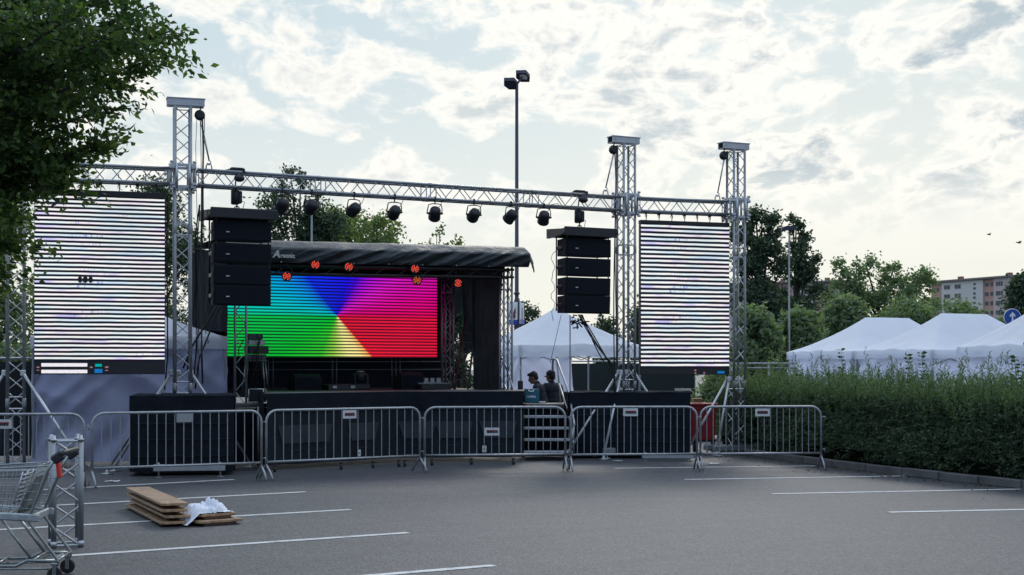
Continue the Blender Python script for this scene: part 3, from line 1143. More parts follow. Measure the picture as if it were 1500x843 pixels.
# ------------------------------------------------------------------ video screens
def screen_mat(name, n_str, kind, aspect):
    m, t, out = new_mat(name)
    uvn = t.new('ShaderNodeTexCoord').outputs['UV']
    s_ = t.new('ShaderNodeSeparateXYZ')
    t.link(uvn, s_.inputs[0])
    U, Vv = s_.outputs[0], s_.outputs[1]
    mpn = t.new('ShaderNodeMapping')
    t.link(uvn, mpn.inputs['Vector'])
    mpn.inputs['Scale'].default_value = (3.2, 9, 1)
    wav = t.noise(mpn.outputs[0], 1.4, 3, .5)
    vv = t.math('ADD', Vv, t.math('MULTIPLY', t.math('SUBTRACT', wav, .5), .006))
    ph = t.math('FRACT', t.math('MULTIPLY', vv, n_str))
    row = t.math('FLOOR', t.math('MULTIPLY', vv, n_str))
    if kind == 'white':
        band = t.math('MULTIPLY', t.mapr(ph, .44, .56, 0, 1, True), t.mapr(ph, .92, 1.0, 1, 0, True))
        cb = t.new('ShaderNodeCombineXYZ')
        t.link(t.math('MULTIPLY', U, 2.2), cb.inputs[0])
        t.link(t.math('MULTIPLY', row, 1.37), cb.inputs[1])
        tint = t.noise(cb.outputs[0], 1.0, 2, .5)
        c = t.ramp(tint, [(.30, (.70, .84, 1.0)), (.42, (.88, .98, 1.0)), (.50, (1.0, 1.0, 1.0)), (.58, (1.0, .93, 1.0)), (.67, (.66, .64, 1.0))])
        # rows of unreadable small specks, like a blown out desktop listing
        cb2 = t.new('ShaderNodeCombineXYZ')
        t.link(t.math('MULTIPLY', U, 26), cb2.inputs[0])
        t.link(t.math('MULTIPLY', row, 3.1), cb2.inputs[1])
        sp = t.noise(cb2.outputs[0], 2.0, 3, .6)
        sp = t.math('MULTIPLY', t.mapr(sp, .52, .6), t.mapr(t.noise(cb.outputs[0], .55, 1), .58, .64))
        sp = t.math('MULTIPLY', sp, t.math('MULTIPLY', t.mapr(U, .24, .32), t.mapr(U, .60, .98, 1, .2)))
        c = t.mix(t.math('MULTIPLY', sp, .7), c, (.22, .25, .75))
        lo = t.ramp(tint, [(.3, (.004, .02, .045)), (.5, (.004, .006, .012)), (.62, (.012, .004, .016)), (.72, (.006, .004, .05))])
        c = t.mix(band, lo, c)
        st = t.mapr(t.noise(uvn, 1.7, 3, .5), .3, .7, .84, 1.0)
    else:
        band = t.math('MULTIPLY', t.mapr(ph, .28, .5, 0, 1, True), t.mapr(ph, .88, 1.0, 1, 0, True))
        x = t.math('MULTIPLY', t.math('SUBTRACT', U, .505), aspect)
        y = t.math('SUBTRACT', Vv, .5)
        an = t.math('DIVIDE', t.math('ARCTAN2', y, x), 2 * PI)
        an = t.math('FRACT', t.math('ADD', an, 1.0))
        c = t.ramp(an, [(0.0, (.70, 0, .09)), (.035, (.72, 0, .28)), (.085, (.74, .01, .58)), (.125, (.42, .005, .70)), (.165, (.06, .003, .74)), (.20, (.012, .006, .80)), (.36, (.005, .03, .80)), (.39, (.004, .20, .80)),
                        (.43, (0, .42, .76)), (.47, (0, .58, .62)), (.498, (0, .56, .36)), (.502, (0, .50, .07)), (.60, (0, .52, .02)), (.685, (.03, .54, .02)), (.735, (.30, .62, .06)), (.80, (.92, .86, .30)), (.838, (1.0, .80, .30)), (.864, (.95, .42, .10)), (.868, (.80, .008, .03)), (1.0, (.78, .006, .05))])
        blob = t.mapr(t.noise(uvn, 2.5, 2), .3, .7, .85, 1.1)
        c = t.mix(1.0, c, blob, 'MULTIPLY')
        c = t.mix(band, t.mix(.92, c, (.002, .002, .008)), c)
        st = 1.05
    em = t.new('ShaderNodeEmission')
    t.link(c, em.inputs[0])
    t.val(em.inputs[1], st)
    gl = t.new('ShaderNodeBsdfGlossy')
    gl.inputs['Color'].default_value = (.02, .02, .025, 1)
    gl.inputs['Roughness'].default_value = .5
    ad = t.new('ShaderNodeAddShader')
    t.link(em.outputs[0], ad.inputs[0])
    t.link(gl.outputs[0], ad.inputs[1])
    t.link(ad.outputs[0], out.inputs['Surface'])
    return m


def emis(name, col, st):
    if name in MATS:
        return MATS[name]
    m, t, out = new_mat(name)
    em = t.new('ShaderNodeEmission')
    tc_ = t.new('ShaderNodeTexCoord').outputs['Object']
    t.link(t.mix(t.mapr(t.noise(tc_, 40, 2), .3, .7), tuple(x_ * .8 for x_ in col), col), em.inputs[0])
    em.inputs[1].default_value = st
    t.link(em.outputs[0], out.inputs['Surface'])
    MATS[name] = m
    return m


def side_screen(lab, P0, P1, zb, zt, n_str, bar_h, ntiles, key, taskbar):
    """hanging LED wall between ground points P0 (left) and P1 (right)"""
    d = (P1 - P0)
    Wd = d.length
    d.normalize()
    nb = V((-d.y, d.x, 0))         # away from viewer
    root = thing('video_screen', lab, 'video screen', (P0 + P1) / 2 + UP * zb)
    M = Matrix(((d.x, nb.x, 0), (d.y, nb.y, 0), (0, 0, 1)))
    cx_ = (P0 + P1) / 2
    g = MB()
    ncol = 4
    nrow = 6
    for i in range(ncol):
        for j in range(nrow):
            cc = P0 + d * (Wd * (i + .5) / ncol) + nb * .055 + UP * (zb + (zt - zb) * (j + .5) / nrow)
            g.bbox(cc, (Wd / ncol - .003, .09, (zt - zb) / nrow - .003), .006, M)
    g.build('cabinet', BLACKM, root)
    g = MB()
    z0 = zb + taskbar
    g.grid(lambda u, v_: P0 + d * (Wd * (.004 + .992 * u)) - nb * .002 + UP * (z0 + (zt - z0 - .01) * v_), 8, 8, False, True)
    g.build('display', screen_mat('screen_' + str(n_str), n_str, 'white', 1), root)
    # dark rest of the picture at the bottom
    g = MB()
    g.grid(lambda u, v_: P0 + d * (Wd * (.004 + .992 * u)) - nb * .002 + UP * (zb + .006 + (taskbar - .01) * v_), 1, 1, False)
    g.build('dark_strip', mat('dark_strip', (.014, .016, .02), .5), root)
    fr = []
    if key[0] == 'E':
        for u0, u1, v0, v1, m_ in ((.055, .4, .60, .86, 'w'), (.055, .4, .10, .36, 'w'), (.46, .51, .60, .80, 't'), (.455, .515, .12, .42, 'b'), (.02, .04, .5, .6, 'p'), (.42, .44, .5, .6, 'p'), (.535, .56, .5, .62, 'p'), (.02, .04, .3, .36, 'p'), (.535, .56, .28, .34, 'p')):
            fr.append((u0, u1, v0, v1, m_))
    else:
        for u0, u1, v0, v1, m_ in ((.60, .62, .55, .8, 'p'), (.60, .62, .15, .35, 'p'), (.86, .94, .2, .55, 'b'), (.7, .72, .2, .4, 'p')):
            fr.append((u0, u1, v0, v1, m_))
    gm = {}
    for u0, u1, v0, v1, k_ in fr:
        gg = gm.setdefault(k_, MB())
        pa = lambda u, v_: P0 + d * (Wd * u) - nb * .005 + UP * (zb + taskbar * v_)
        gg.add([pa(u0, v0), pa(u1, v0), pa(u1, v1), pa(u0, v1)], [(0, 1, 2, 3)])
    mm = {'w': emis('icon_white', (.95, .92, .98), 1.0), 't': emis('icon_teal', (0, .5, .45), .9), 'b': emis('icon_blue', (.01, .2, .6), .9), 'p': emis('icon_pink', (.6, .3, .36), .6)}
    for k_, gg in gm.items():
        gg.build('taskbar_icons', mm[k_], root)
    if key[0] == 'E':
        g = MB()
        for i, u in enumerate((.345, .385, .425)):
            cc = P0 + d * (Wd * u) - nb * .005 + UP * (EYE + (HZ - 410.5) * cx_.y / F)
            g.add([cc + d * (.036 * math.cos(a_)) * (1 if i != 1 else 1.15) + UP * (.05 * math.sin(a_)) for a_ in np.linspace(0, 2 * PI, 15)[:-1]], [list(range(14))])
        g.build('screen_icons', mat('icon_black', (.01, .01, .01), .6), root)
    # header bar, hangers
    g = MB()
    g.bbox((P0 + P1) / 2 + nb * .05 + UP * (zt + bar_h / 2 + .003), (Wd * 1.0, .12, bar_h), .006, M)
    g.build('header_bar', BLACKM, root)
    for i in range(ntiles):
        u = (i + .5) / ntiles
        s_ = P0 + d * (Wd * u) + nb * .05 + UP * (zt + bar_h)
        e_, _, _ = on_beam(key, 750 + F * s_.x / s_.y)
        e_ = V((s_.x, s_.y, ZT - .12))
        g = MB()
        g.path([s_, s_.lerp(e_, .4) + d * .012, s_.lerp(e_, .75)], .008, 5)
        g.path([s_.lerp(e_, .55) + V((.018 * math.cos(x_), 0, .03 * math.sin(x_))) for x_ in np.linspace(0, 2 * PI, 9)], .006, 5)
        if i % 2:
            g.bbox(e_ - UP * .01, (.05, .075, .09), .01, M)
        else:
            g.bbox(e_ - UP * .02, (.03, .06, .05), .01, M)
        g.build('hanger', BLACKM, root)
    # cable loops along the back
    g = MB()
    g.path([P1 + nb * .14 + UP * zt - d * .05, P1 + nb * .2 + UP * (zt + .1) + d * .06, P1 + nb * .18 + UP * (zt - .6) + d * .04, P1 + nb * .18 + UP * (zb + .3) + d * .05, P1 + nb * .12 + UP * (zb - .25)], .012, 5)
    g.build('cable', RUBBER, root)


side_screen('striped white video screen hanging at the left, beside the tree', V((-7.35, 21.62, 0)), V((-5.48, 22.22, 0)), 1.555, 4.33, 39, .09, 7, ('E', 'A'), .205)
side_screen('narrower striped white video screen hanging at the right of the rig', V((2.39, 26.14, 0)), V((4.13, 26.70, 0)), 1.53, 4.34, 33, .07, 7, ('C', 'D'), .125)

# ------------------------------------------------------------------ stage
ST_O = V((.257, 26.5, 0))
ST_U = V((-.892, -.453, 0))   # along the front, towards the left
ST_N = V((-.453, .892, 0))    # towards the back
SM = Matrix(((-ST_U.x, ST_N.x, 0), (-ST_U.y, ST_N.y, 0), (0, 0, 1)))


def S(t_, s_, z):
    return ST_O + ST_U * t_ + ST_N * s_ + UP * z


def st_at(px, s_, py=None, z=None):
    """stage point at photo column px, s_ behind the roof front"""
    k_ = (px - 750) / F
    b0 = ST_O + ST_N * s_
    t_ = (k_ * b0.y - b0.x) / (ST_U.x - k_ * ST_U.y)
    p = b0 + ST_U * t_
    p.z = z if z is not None else EYE + (HZ - py) * p.y / F
    return p


stage = thing('stage', 'mobile stage with black tarpaulin roof and black skirted deck', 'stage', S(2.8, 1, 0))
DZ = 1.25
FP = [V((-3.98, 22.72, 0)), V((-2.02, 24.70, 0)), V((.2, 25.0, 0))]
# deck
dk = [FP[0], FP[1], FP[2], S(-.05, .1, 0), S(.35, 2.4, 0), S(5.15, 2.4, 0), S(5.05, .2, 0)]
g = MB()
g.prism([p + UP * (DZ - .12) for p in dk], UP * .12)
g.build('deck', DECK, stage)
g = MB()
for a_, b_ in ((FP[0], FP[1]), (FP[1], FP[2])):
    o_ = V(((b_ - a_).y, -(b_ - a_).x, 0)).normalized() * .012
    g.bar(a_ + o_ + UP * (DZ - .004), b_ + o_ + UP * (DZ - .004), .011, 6)
g.build('deck_edge', mat('worn_edge', (.16, .17, .18), .4, .6), stage)


def skirt(path, z0, z1, m, amp=.012, nper=9, name='skirt', parent=None, seed=0, off=.0):
    g = MB()
    for a_, b_ in zip(path[:-1], path[1:]):
        L = (b_ - a_).length
        d_ = (b_ - a_).normalized()
        o_ = V((d_.y, -d_.x, 0))

        def fn(u, v_, a_=a_, b_=b_, L=L, o_=o_):
            x_ = u * L
            w_ = mn.noise(V((x_ * nper * .33, v_ * .8, seed))) * 1.0 + .5 * mn.noise(V((x_ * nper, v_ * 1.2, seed + 3)))
            return a_.lerp(b_, u) + o_ * (off + amp * w_ * (1.15 - .8 * v_)) + UP * (z0 + (z1 - z0) * v_ + (.01 * mn.noise(V((x_ * 2, 7, seed))) if v_ == 0 else 0))
        g.grid(fn, max(6, int(L * 26)), 10)
    return g.build(name, m, parent)


sp = [S(5.0, .6, 0), FP[0], FP[1], FP[2], V((.22, 26.3, 0))]
skirt(sp, .93, DZ - .01, MOLTON, .008, 5, 'upper_skirt', stage, 1, .03)
skirt(sp, .08, .97, MOLTONB, .010, 8, 'lower_skirt', stage, 2, .012)
# subwoofers showing faintly through the mesh: pale trapezoid marks on the skirt line
g = MB()
for i, (a_, b_) in enumerate(((0, 1), (1, 2))):
    p0, p1 = FP[a_], FP[b_]
    d_ = (p1 - p0).normalized()
    o_ = V((d_.y, -d_.x, 0)) * .034
    for u in ((.2, .36, .72) if i == 0 else (.16, .45, .8)):
        c_ = p0.lerp(p1, u) + o_
        g = MB()
        g.add([c_ - d_ * .34 + UP * .72, c_ + d_ * .34 + UP * .72, c_ + d_ * .25 + UP * .42, c_ - d_ * .25 + UP * .42], [(0, 1, 2, 3)])
        pn = g.build('speaker_panel', mat('faint_panel', (.024, .031, .038), .85, 0, .3, 6), stage)
        MB().box(c_ + UP * .30, (.24, .004, .012), Matrix(((d_.x, -d_.y, 0), (d_.y, d_.x, 0), (0, 0, 1)))).build('speaker_handle', mat('faint_panel', (.03, .038, .046), .85), pn)
# tags on the skirt
for px, py in ((523, 664), (709, 658)):
    seg_ = (FP[0], FP[1]) if px < 583 else (FP[1], FP[2])
    k_ = (px - 750) / F
    d_ = seg_[1] - seg_[0]
    u = (k_ * seg_[0].y - seg_[0].x) / (d_.x - k_ * d_.y)
    c_ = seg_[0] + d_ * u
    dn = d_.normalized()
    o_ = V((dn.y, -dn.x, 0))
    c_ = c_ + o_ * .055
    c_.z = EYE + (HZ - py) * c_.y / F
    M_ = Matrix(((dn.x, -dn.y, 0), (dn.y, dn.x, 0), (0, 0, 1)))
    tg = MB().bbox(c_, (.075, .006, .115), .002, M_).build('paper_tag', WHITEB, stage)
    MB().box(c_ + o_ * .005 + UP * .002, (.035, .003, .018), M_).build('tag_mark', BLACKP, tg)
# castors under the skirt
for px, py in ((400, 690), (498, 686), (545, 684), (583, 682), (592, 682), (632, 680), (690, 679), (752, 679)):
    c_ = G(px, py + 3) + V((0, .15, 0))
    g = MB().lathe(c_ + V((-.02, 0, .05)), V((1, .3, 0)), [(0, .045), (.005, .05), (.035, .05), (.04, .045)], 12)
    g.bar(c_ + UP * .05, c_ + UP * .12, .012, 6)
    g.box(c_ + V((0, 0, .11)), (.07, .07, .01))
    g.build('castor', STEELD, stage)


# roof of tarpaulin
def roof_pt(u, v_):
    prof = [(-.09, 3.55), (-.12, 3.59), (-.14, 3.68), (-.14, 3.775), (-.115, 3.805), (.07, 3.925), (.14, 3.95), (1.2, 4.0), (2.45, 3.96)]
    k_ = v_ * (len(prof) - 1)
    i = min(int(k_), len(prof) - 2)
    fr_ = k_ - i
    s_ = prof[i][0] + (prof[i + 1][0] - prof[i][0]) * fr_
    z_ = prof[i][1] + (prof[i + 1][1] - prof[i][1]) * fr_
    t_ = -.02 + 5.76 * u
    w_ = 0
    if v_ < .62:
        k2 = 1 - v_ / .62
        w_ = min(1, k2 * 2.2) * (.03 - .045 * abs(mn.noise(V((t_ * 2.6 + z_ * 6.5, z_ * 1.5, 3)))) * 2 - .018 * abs(mn.noise(V((t_ * 6 + z_ * 12, z_ * 2, 5)))) * 2)
    s_ -= w_
    z_ += -.02 * u * 5 * .9 + .012 * mn.noise(V((t_ * 2, v_ * 4, 8)))
    return S(t_, s_, z_)


g = MB().grid(roof_pt, 260, 48)
g.build('roof_tarpaulin', TARP, stage)
# overhanging right-hand end flap
g = MB()


def flap(u, v_):
    prof = [(-.16, 3.64), (-.13, 3.80), (.0, 3.91), (.2, 3.95), (.9, 3.98), (1.6, 3.99)]
    k_ = u * (len(prof) - 1)
    i = min(int(k_), len(prof) - 2)
    fr_ = k_ - i
    s_ = prof[i][0] + (prof[i + 1][0] - prof[i][0]) * fr_
    z_ = prof[i][1] + (prof[i + 1][1] - prof[i][1]) * fr_
    drop = (.14 + .08 * math.sin(u * 9) * (u > .1)) * v_
    return S(-.02 - .10 * math.sin(v_ * PI * .6) - .02 * mn.noise(V((u * 5, v_ * 3, 1))), s_ + .05 * v_, z_ - .02 - drop * 1.25)


g.grid(flap, 26, 8)
g.build('roof_flap', TARP, stage)
g = MB()
g.add([S(0, -.05, 3.60), S(5.72, -.05, 3.50), S(5.72, 2.4, 3.75), S(0, 2.4, 3.85)], [(0, 3, 2, 1)])
g.build('ceiling_lining', MOLTON, stage)
# roof beams at the front
g = MB()
for s_, z_ in ((.0, 3.50), (.0, 3.36), (.3, 3.50), (.3, 3.36)):
    g.bar(S(.25, s_, z_ + .0), S(5.6, s_, z_ - .08), .022, 8)
for i in range(23):
    t_ = .3 + i * .23
    g.bar(S(t_, 0, 3.50 - .015 * t_), S(t_ + .23, 0, 3.36 - .015 * t_) if i % 2 else S(t_ + .23, 0, 3.50 - .015 * t_), .009, 5)
g.build('roof_beam', STEELD, stage)
# eyelets
g = MB()
for i in range(9):
    g.lathe(roof_pt(.03 + i * .115, .03) + ST_N * -.012, -ST_N, [(0, .014), (.006, .014)], 8)
g.build('eyelets', ALU, stage)
# logo on the valance
p = st_at(412, -.215, 373)
text_mesh('A', .175, mat('logo_silver', (.55, .57, .56), .4, .3), 'logo', stage, frame(p + ST_U * .075, -ST_U, UP + ST_U * -.25), .006)
text_mesh('rsonic', .105, mat('logo_silver', (.5, .5, .5), .4), 'logo', stage, frame(p - ST_U * .115 + V((0, 0, -.02)), -ST_U, UP), .003)
# back wall, left wall curtain, right wall tarps
MB().grid(lambda u, v_: S(.42 + 5.23 * u, 2.35 + .03 * mn.noise(V((u * 22, v_ * 2, 0))), DZ + (3.85 - DZ) * v_), 60, 8).build('back_curtain', MOLTON, stage)
MB().grid(lambda u, v_: S(5.72 + .03 * mn.noise(V((u * 9, v_ * 3, 2))) + .06 * math.sin(u * 14) * (1 - v_) * .4, .0 + 2.35 * u, 2.27 + .1 * u + (3.62 - 2.2) * (1 - (1 - v_) ** 1.3)), 34, 14).build('side_curtain', MOLTON, stage)


def rwall(u, v_, s0, s1, z0, z1):
    s_ = s0 + (s1 - s0) * u
    return S(.42 + .08 * u + .05 * mn.noise(V((s_ * 3.2, v_ * 1.8, 4))) + .03 * mn.noise(V((s_ * 9, v_ * 4, 9))), s_, z0 + (z1 - z0) * v_ + .12 * mn.noise(V((s_ * 4, 3, 3))) * (v_ < .05))


PLASTIC = mat('shiny_black_sheet', (.016, .021, .026), .6, 0, .35, 3, .5, 5, spec=.2, trans=.6)
MB().grid(lambda u, v_: rwall(u, v_, .15, 1.25, DZ - .14, 3.82), 24, 26).build('side_sheet', PLASTIC, stage)
MB().grid(lambda u, v_: rwall(u, v_, 1.25, 1.75, 2.05, 3.82), 14, 14).build('side_sheet', PLASTIC, stage)
MB().grid(lambda u, v_: rwall(u, v_, 1.75, 2.32, 2.75, 3.82), 10, 8).build('side_sheet', PLASTIC, stage)
# rear frame rails under the LED wall
g = MB()
for py in (530, 541.5, 569):
    g.bar(st_at(366, 1.95, py + .5), st_at(655, 1.95, py), .011, 6)
for px in (393, 400, 487, 493, 574, 580, 586):
    g.bar(st_at(px, 1.95, 572), st_at(px, 1.95, 524), .013, 6)
g.build('rear_rails', mat('rail_grey', (.10, .115, .13), .5, .4), stage)
# roof posts: small trusses
for px, s_, z0, lab in ((352.5, .15, 1.02, None), (741, .10, .1, None), (656, 1.55, DZ, None)):
    b0 = st_at(px, s_, z=z0)
    pr = thing_ = None
    g = MB()
    lt = MB()
    wv = .19 if px < 400 else .17
    cs = [(-1, -1), (1, -1), (1, 1), (-1, 1)]
    H = 3.55 - z0
    ax, ay = -ST_U, ST_N
    if px < 400:
        ax, ay = V((.98, .19, 0)), V((-.19, .98, 0))
    pts_ = [ax * (a_ * wv / 2) + ay * (b2 * wv / 2) for a_, b2 in cs]
    for c_ in pts_:
        g.bar(b0 + c_, b0 + c_ + UP * H, .021, 8)
    n_ = round(H / .24)
    for i in range(4):
        for k_ in range(n_):
            z1, z2 = H * k_ / n_, H * (k_ + 1) / n_
            c0, c1 = (pts_[i], pts_[(i + 1) % 4]) if (k_ + i // 2) % 2 else (pts_[(i + 1) % 4], pts_[i])
            lt.bar(b0 + c0 + UP * z1, b0 + c1 + UP * z2, .008, 6, None, False)
        lt.bar(b0 + pts_[i] + UP * (H - .42), b0 + pts_[(i + 1) % 4] + UP * (H - .42), .012, 6)
    po = g.build('roof_post', ALU, stage)
    lt.build('post_lattice', ALU2, po)

# LED wall on the stage
P0, P1 = st_at(333, 1.85, z=0), st_at(640, 1.85, z=0)
zb, zt = 1.86, 3.45
led = thing('led_wall', 'large colour wheel video wall at the back of the stage', 'video wall', (P0 + P1) / 2 + UP * zb)
d_ = (P1 - P0).normalized()
Wd = (P1 - P0).length
g = MB()
for i in range(8):
    for j in range(3):
        g.bbox(P0 + d_ * (Wd * (i + .5) / 8) + ST_N * .055 + UP * (zb + (zt - zb) * (j + .5) / 3), (Wd / 8 - .002, .1, (zt - zb) / 3 - .002), .005, SM)
g.build('cabinet', BLACKM, led)
g = MB()
g.grid(lambda u, v_: P0.lerp(P1, u) - ST_N * .002 + UP * (zb + (zt - zb) * v_), 12, 6, False, True)
g.build('display', screen_mat('colour_wheel_picture', 27, 'wheel', Wd / (zt - zb)), led)

# red LED pars on the stage roof
GL = 'red LED lamps under the stage roof'
for i, (px, py, s_, lab) in enumerate([(420, 405, -.12, 'lowest left red LED lamp, in front of the cyan corner of the video wall'), (462, 388, -.14, 'red LED lamp right of the roof logo above the blue part of the wall'),
                                     (511, 391, -.14, 'red LED lamp above the middle of the video wall'), (608, 394, -.14, 'red LED lamp above the magenta corner, upper of two'),
                                     (611, 411, -.12, 'red LED lamp at the magenta corner, lower of two, partly dimmer'), (671, 415, .2, 'rightmost red LED lamp, beside the black side sheets')]):
    p = st_at(px, s_, py)
    root = thing('led_par', lab, 'stage light', p, GL)
    ax = V((-p.x, -p.y, -.9)).normalized()
    ax = V((ax.x, ax.y, -.12)).normalized()
    MB().lathe(p - ax * .17, ax, [(0, .06), (.02, .085), (.16, .09), (.17, .085)], 18).build('housing', BLACKM, root)
    e1 = ax.cross(UP).normalized()
    e2 = e1.cross(ax)
    g = MB()
    for r_, n_ in ((0, 1), (.029, 6), (.058, 12)):
        for k_ in range(n_):
            if r_ > .05 and k_ in ((3, 9) if i != 5 else (0, 6)):
                continue
            a_ = 2 * PI * k_ / n_ + .2
            cc = p + e1 * (r_ * math.cos(a_)) + e2 * (r_ * math.sin(a_)) + ax * .003
            g.lathe(cc, ax, [(0, .0098), (.005, .009), (.008, .004)], 8)
    g.build('led_lenses', emis('led_red', (1.0, .09, .05), 1.5) if i != 4 else emis('led_orange', (.9, .16, .05), 1.1), root)
    g = MB()
    g.path([p + e1 * .1 - ax * .08, p + e1 * .1 - ax * .1 + UP * .06, p + e1 * .07 - ax * .1 + UP * .14, p - e1 * .07 - ax * .1 + UP * .14, p - e1 * .1 - ax * .1 + UP * .06, p - e1 * .1 - ax * .08], .009, 6)
    g.bar(p - ax * .1 + UP * .14, V((p.x - ax.x * .1, p.y - ax.y * .1, 3.5)), .014, 6)
    g.build('yoke', BLACKM, root)


# things standing on the stage deck
def wedge(lab, px, s_, w_, h_, group=None):
    p = st_at(px, s_, z=DZ)
    g = MB()
    poly = [(-.22, 0), (.22, 0), (.22, h_ * .55), (-.10, h_), (-.22, h_ * .8)]
    r_ = thing('stage_monitor', lab, 'stage monitor', p, group)
    g.prism([p - ST_U * (-w_ / 2) + ST_N * a_ + UP * b2 for a_, b2 in poly], -ST_U * w_)
    g.build('cabinet', CAB, r_)
    fa, fb = V(ST_N) * (-.225), None
    g = MB()
    c_ = p + ST_N * -.224 + UP * h_ * .42
    g.bbox(c_, (w_ * .86, .012, h_ * .6), .004, SM)
    g.build('grille', GRILLE, r_)


wedge('black stage monitor under the green part of the video wall', 446, 1.2, .5, .30)
wedge('black stage monitor under the red part of the video wall', 598, 1.2, .45, .34)
p = st_at(528, 1.3, z=DZ)
r_ = thing('moving_head', 'black moving head lamp with a bright rim in the middle of the stage', 'stage light', p)
MB().bbox(p + UP * .06, (.3, .26, .12), .02, SM).build('base', BLACKP, r_)
g = MB()
for s_ in (-1, 1):
    g.bbox(p - ST_U * (.12 * s_) + UP * .2, (.05, .12, .2), .02, SM)
g.build('yoke', BLACKP, r_)
hd = MB().lathe(p + UP * .14, UP, [(0, .05), (.03, .08), (.12, .09), (.2, .085)], 16).build('head', BLACKP, r_)
MB().lathe(p + UP * .342, UP, [(0, .08), (.008, .06)], 16).build('lens', mat('lens_glass', (.6, .65, .68), .1, .4), r_)
# low cases and mixer
for px0, px1, h_, s_, lab, nm in ((476, 520, .11, 1.0, 'long low black case on the stage floor under the video wall', 'flight_case'), (612, 655, .10, .9, 'audio mixer with rows of knobs on the stage floor at the right', 'mixing_desk')):
    a_, b_ = st_at(px0, s_, z=DZ), st_at(px1, s_, z=DZ)
    c_ = (a_ + b_) / 2
    L = (b_ - a_).length
    r_ = thing(nm, lab, 'case' if nm == 'flight_case' else 'mixer', c_)
    MB().bbox(c_ + UP * (h_ / 2), (L, .4, h_), .012, SM).build('body', BLACKP, r_)
    g = MB()
    if nm == 'mixing_desk':
        for i in range(16):
            for j in range(5):
                q_ = c_ - ST_U * (-L / 2 + .04 + i * (L - .08) / 15) + ST_N * (-.15 + j * .07) + UP * h_
                g.lathe(q_, UP, [(0, .012), (.03 + .02 * (j == 4), .009)], 6)
        for i in range(4):
            g.bbox(c_ - ST_U * (-L / 2 + .1 + i * .13) + ST_N * .15 + UP * (h_ + .06), (.09, .05, .12), .01, SM)
        g.build('knobs', GALV, r_)
    else:
        for s2 in (-1, 1):
            g.bbox(c_ - ST_U * (s2 * L * .3) - ST_N * .205 + UP * h_ * .55, (.08, .012, .05), .004, SM)
        g.build('latch', GALV, r_)
# ladder leaning inside
p0, p1 = st_at(676, 1.0, z=DZ), st_at(690, 1.5, 462)
lr = thing('ladder', 'grey and red ladder leaning inside the right end of the stage', 'ladder', p0)
e1 = V((.95, .3, 0)).normalized() * .13
for s_ in (-1, 1):
    MB().bar(p0 + e1 * s_, p1 + e1 * s_ * .85, .022, 6).build('stile', mat('ladder_red', (.10, .02, .024), .6) if s_ < 0 else mat('ladder_grey', (.07, .075, .08), .6), lr)
g = MB()
for i in range(1, 8):
    q_ = p0.lerp(p1, i / 8)
    g.bar(q_ - e1, q_ + e1, .014, 6)
g.build('rungs', mat('ladder_grey', (.07, .075, .08), .6), lr)
# left wing of the stage: amp rack on a stand, light stool, case
p = st_at(374, .9, z=DZ)
r_ = thing('amplifier_rack', 'stack of grey devices with cables on a stand at the left of the stage', 'amplifier rack', p)
for i, (z_, h_, w_) in enumerate(((.55, .10, .34), (.66, .14, .36), (.81, .09, .30), (.91, .10, .26))):
    MB().bbox(p + UP * (z_ + h_ / 2) + V((rnd.uniform(-.03, .03), 0, 0)), (w_, .3, h_), .008, rotz(rnd.uniform(.2, .5))).build('device', [GREYPL, BLACKP, GALV, GREYPL][i], r_)
g = MB()
for sx_ in (-1, 1):
    for sy_ in (-1, 1):
        g.bar(p + V((.15 * sx_, .12 * sy_, .55)), p + V((.2 * sx_, .16 * sy_, 0)), .014, 6)
g.bbox(p + UP * .54, (.36, .3, .02), .004)
g.build('stand', ALU, r_)
g = MB()
for i in range(6):
    a_ = p + V((rnd.uniform(-.2, .2), -.17, rnd.uniform(.6, 1.0)))
    g.path([a_, a_ + V((rnd.uniform(-.1, .1), -.06, -.15)), a_ + V((rnd.uniform(-.15, .15), -.03, -.4)), V((a_.x + rnd.uniform(-.2, .2), a_.y, DZ + .02))], .009, 5)
g.build('cables', RUBBER, r_)
p = st_at(377, .15, z=1.06)
r_ = thing('framed_case', 'small black case with pale aluminium edges at the left stage edge', 'case', p)
MB().bbox(p + UP * .12, (.24, .24, .2), .005).build('body', BLACKP, r_)
g = MB()
for sx_ in (-1, 1):
    for sy_ in (-1, 1):
        g.bar(p + V((.125 * sx_, .125 * sy_, .01)), p + V((.125 * sx_, .125 * sy_, .235)), .011, 6)
    for z_ in (.012, .233):
        g.bar(p + V((-.125, .125 * sx_, z_)), p + V((.125, .125 * sx_, z_)), .011, 6)
        g.bar(p + V((.125 * sx_, -.125, z_)), p + V((.125 * sx_, .125, z_)), .011, 6)
g.build('edge_profiles', ALU2, r_)
p = st_at(360, -.05, z=.99)
r_ = thing('side_platform', 'low platform with dark drape at the foot of the left roof post', 'platform', V((p.x, p.y, 0)))
q_ = [V((p.x, p.y, 0)) - ST_U * (.29 * a_) + ST_N * (.29 * b2) for a_, b2 in ((-1, 1), (-1, -1), (1, -1), (1, 1))]
skirt(q_, .06, .98, MOLTON, .015, 6, 'drape', r_, 12)
MB().bbox(p + UP * .03, (.62, .62, .07), .008, SM).build('top_plate', mat('worn_plate', (.1, .105, .11), .5, .3), r_)
g = MB()
for sx_ in (-1, 1):
    for sy_ in (-1, 1):
        g.bar(V((p.x + .26 * sx_, p.y + .24 * sy_, 0)), V((p.x + .26 * sx_, p.y + .24 * sy_, 1.0)), .024, 8)
g.build('legs', GALV, r_)

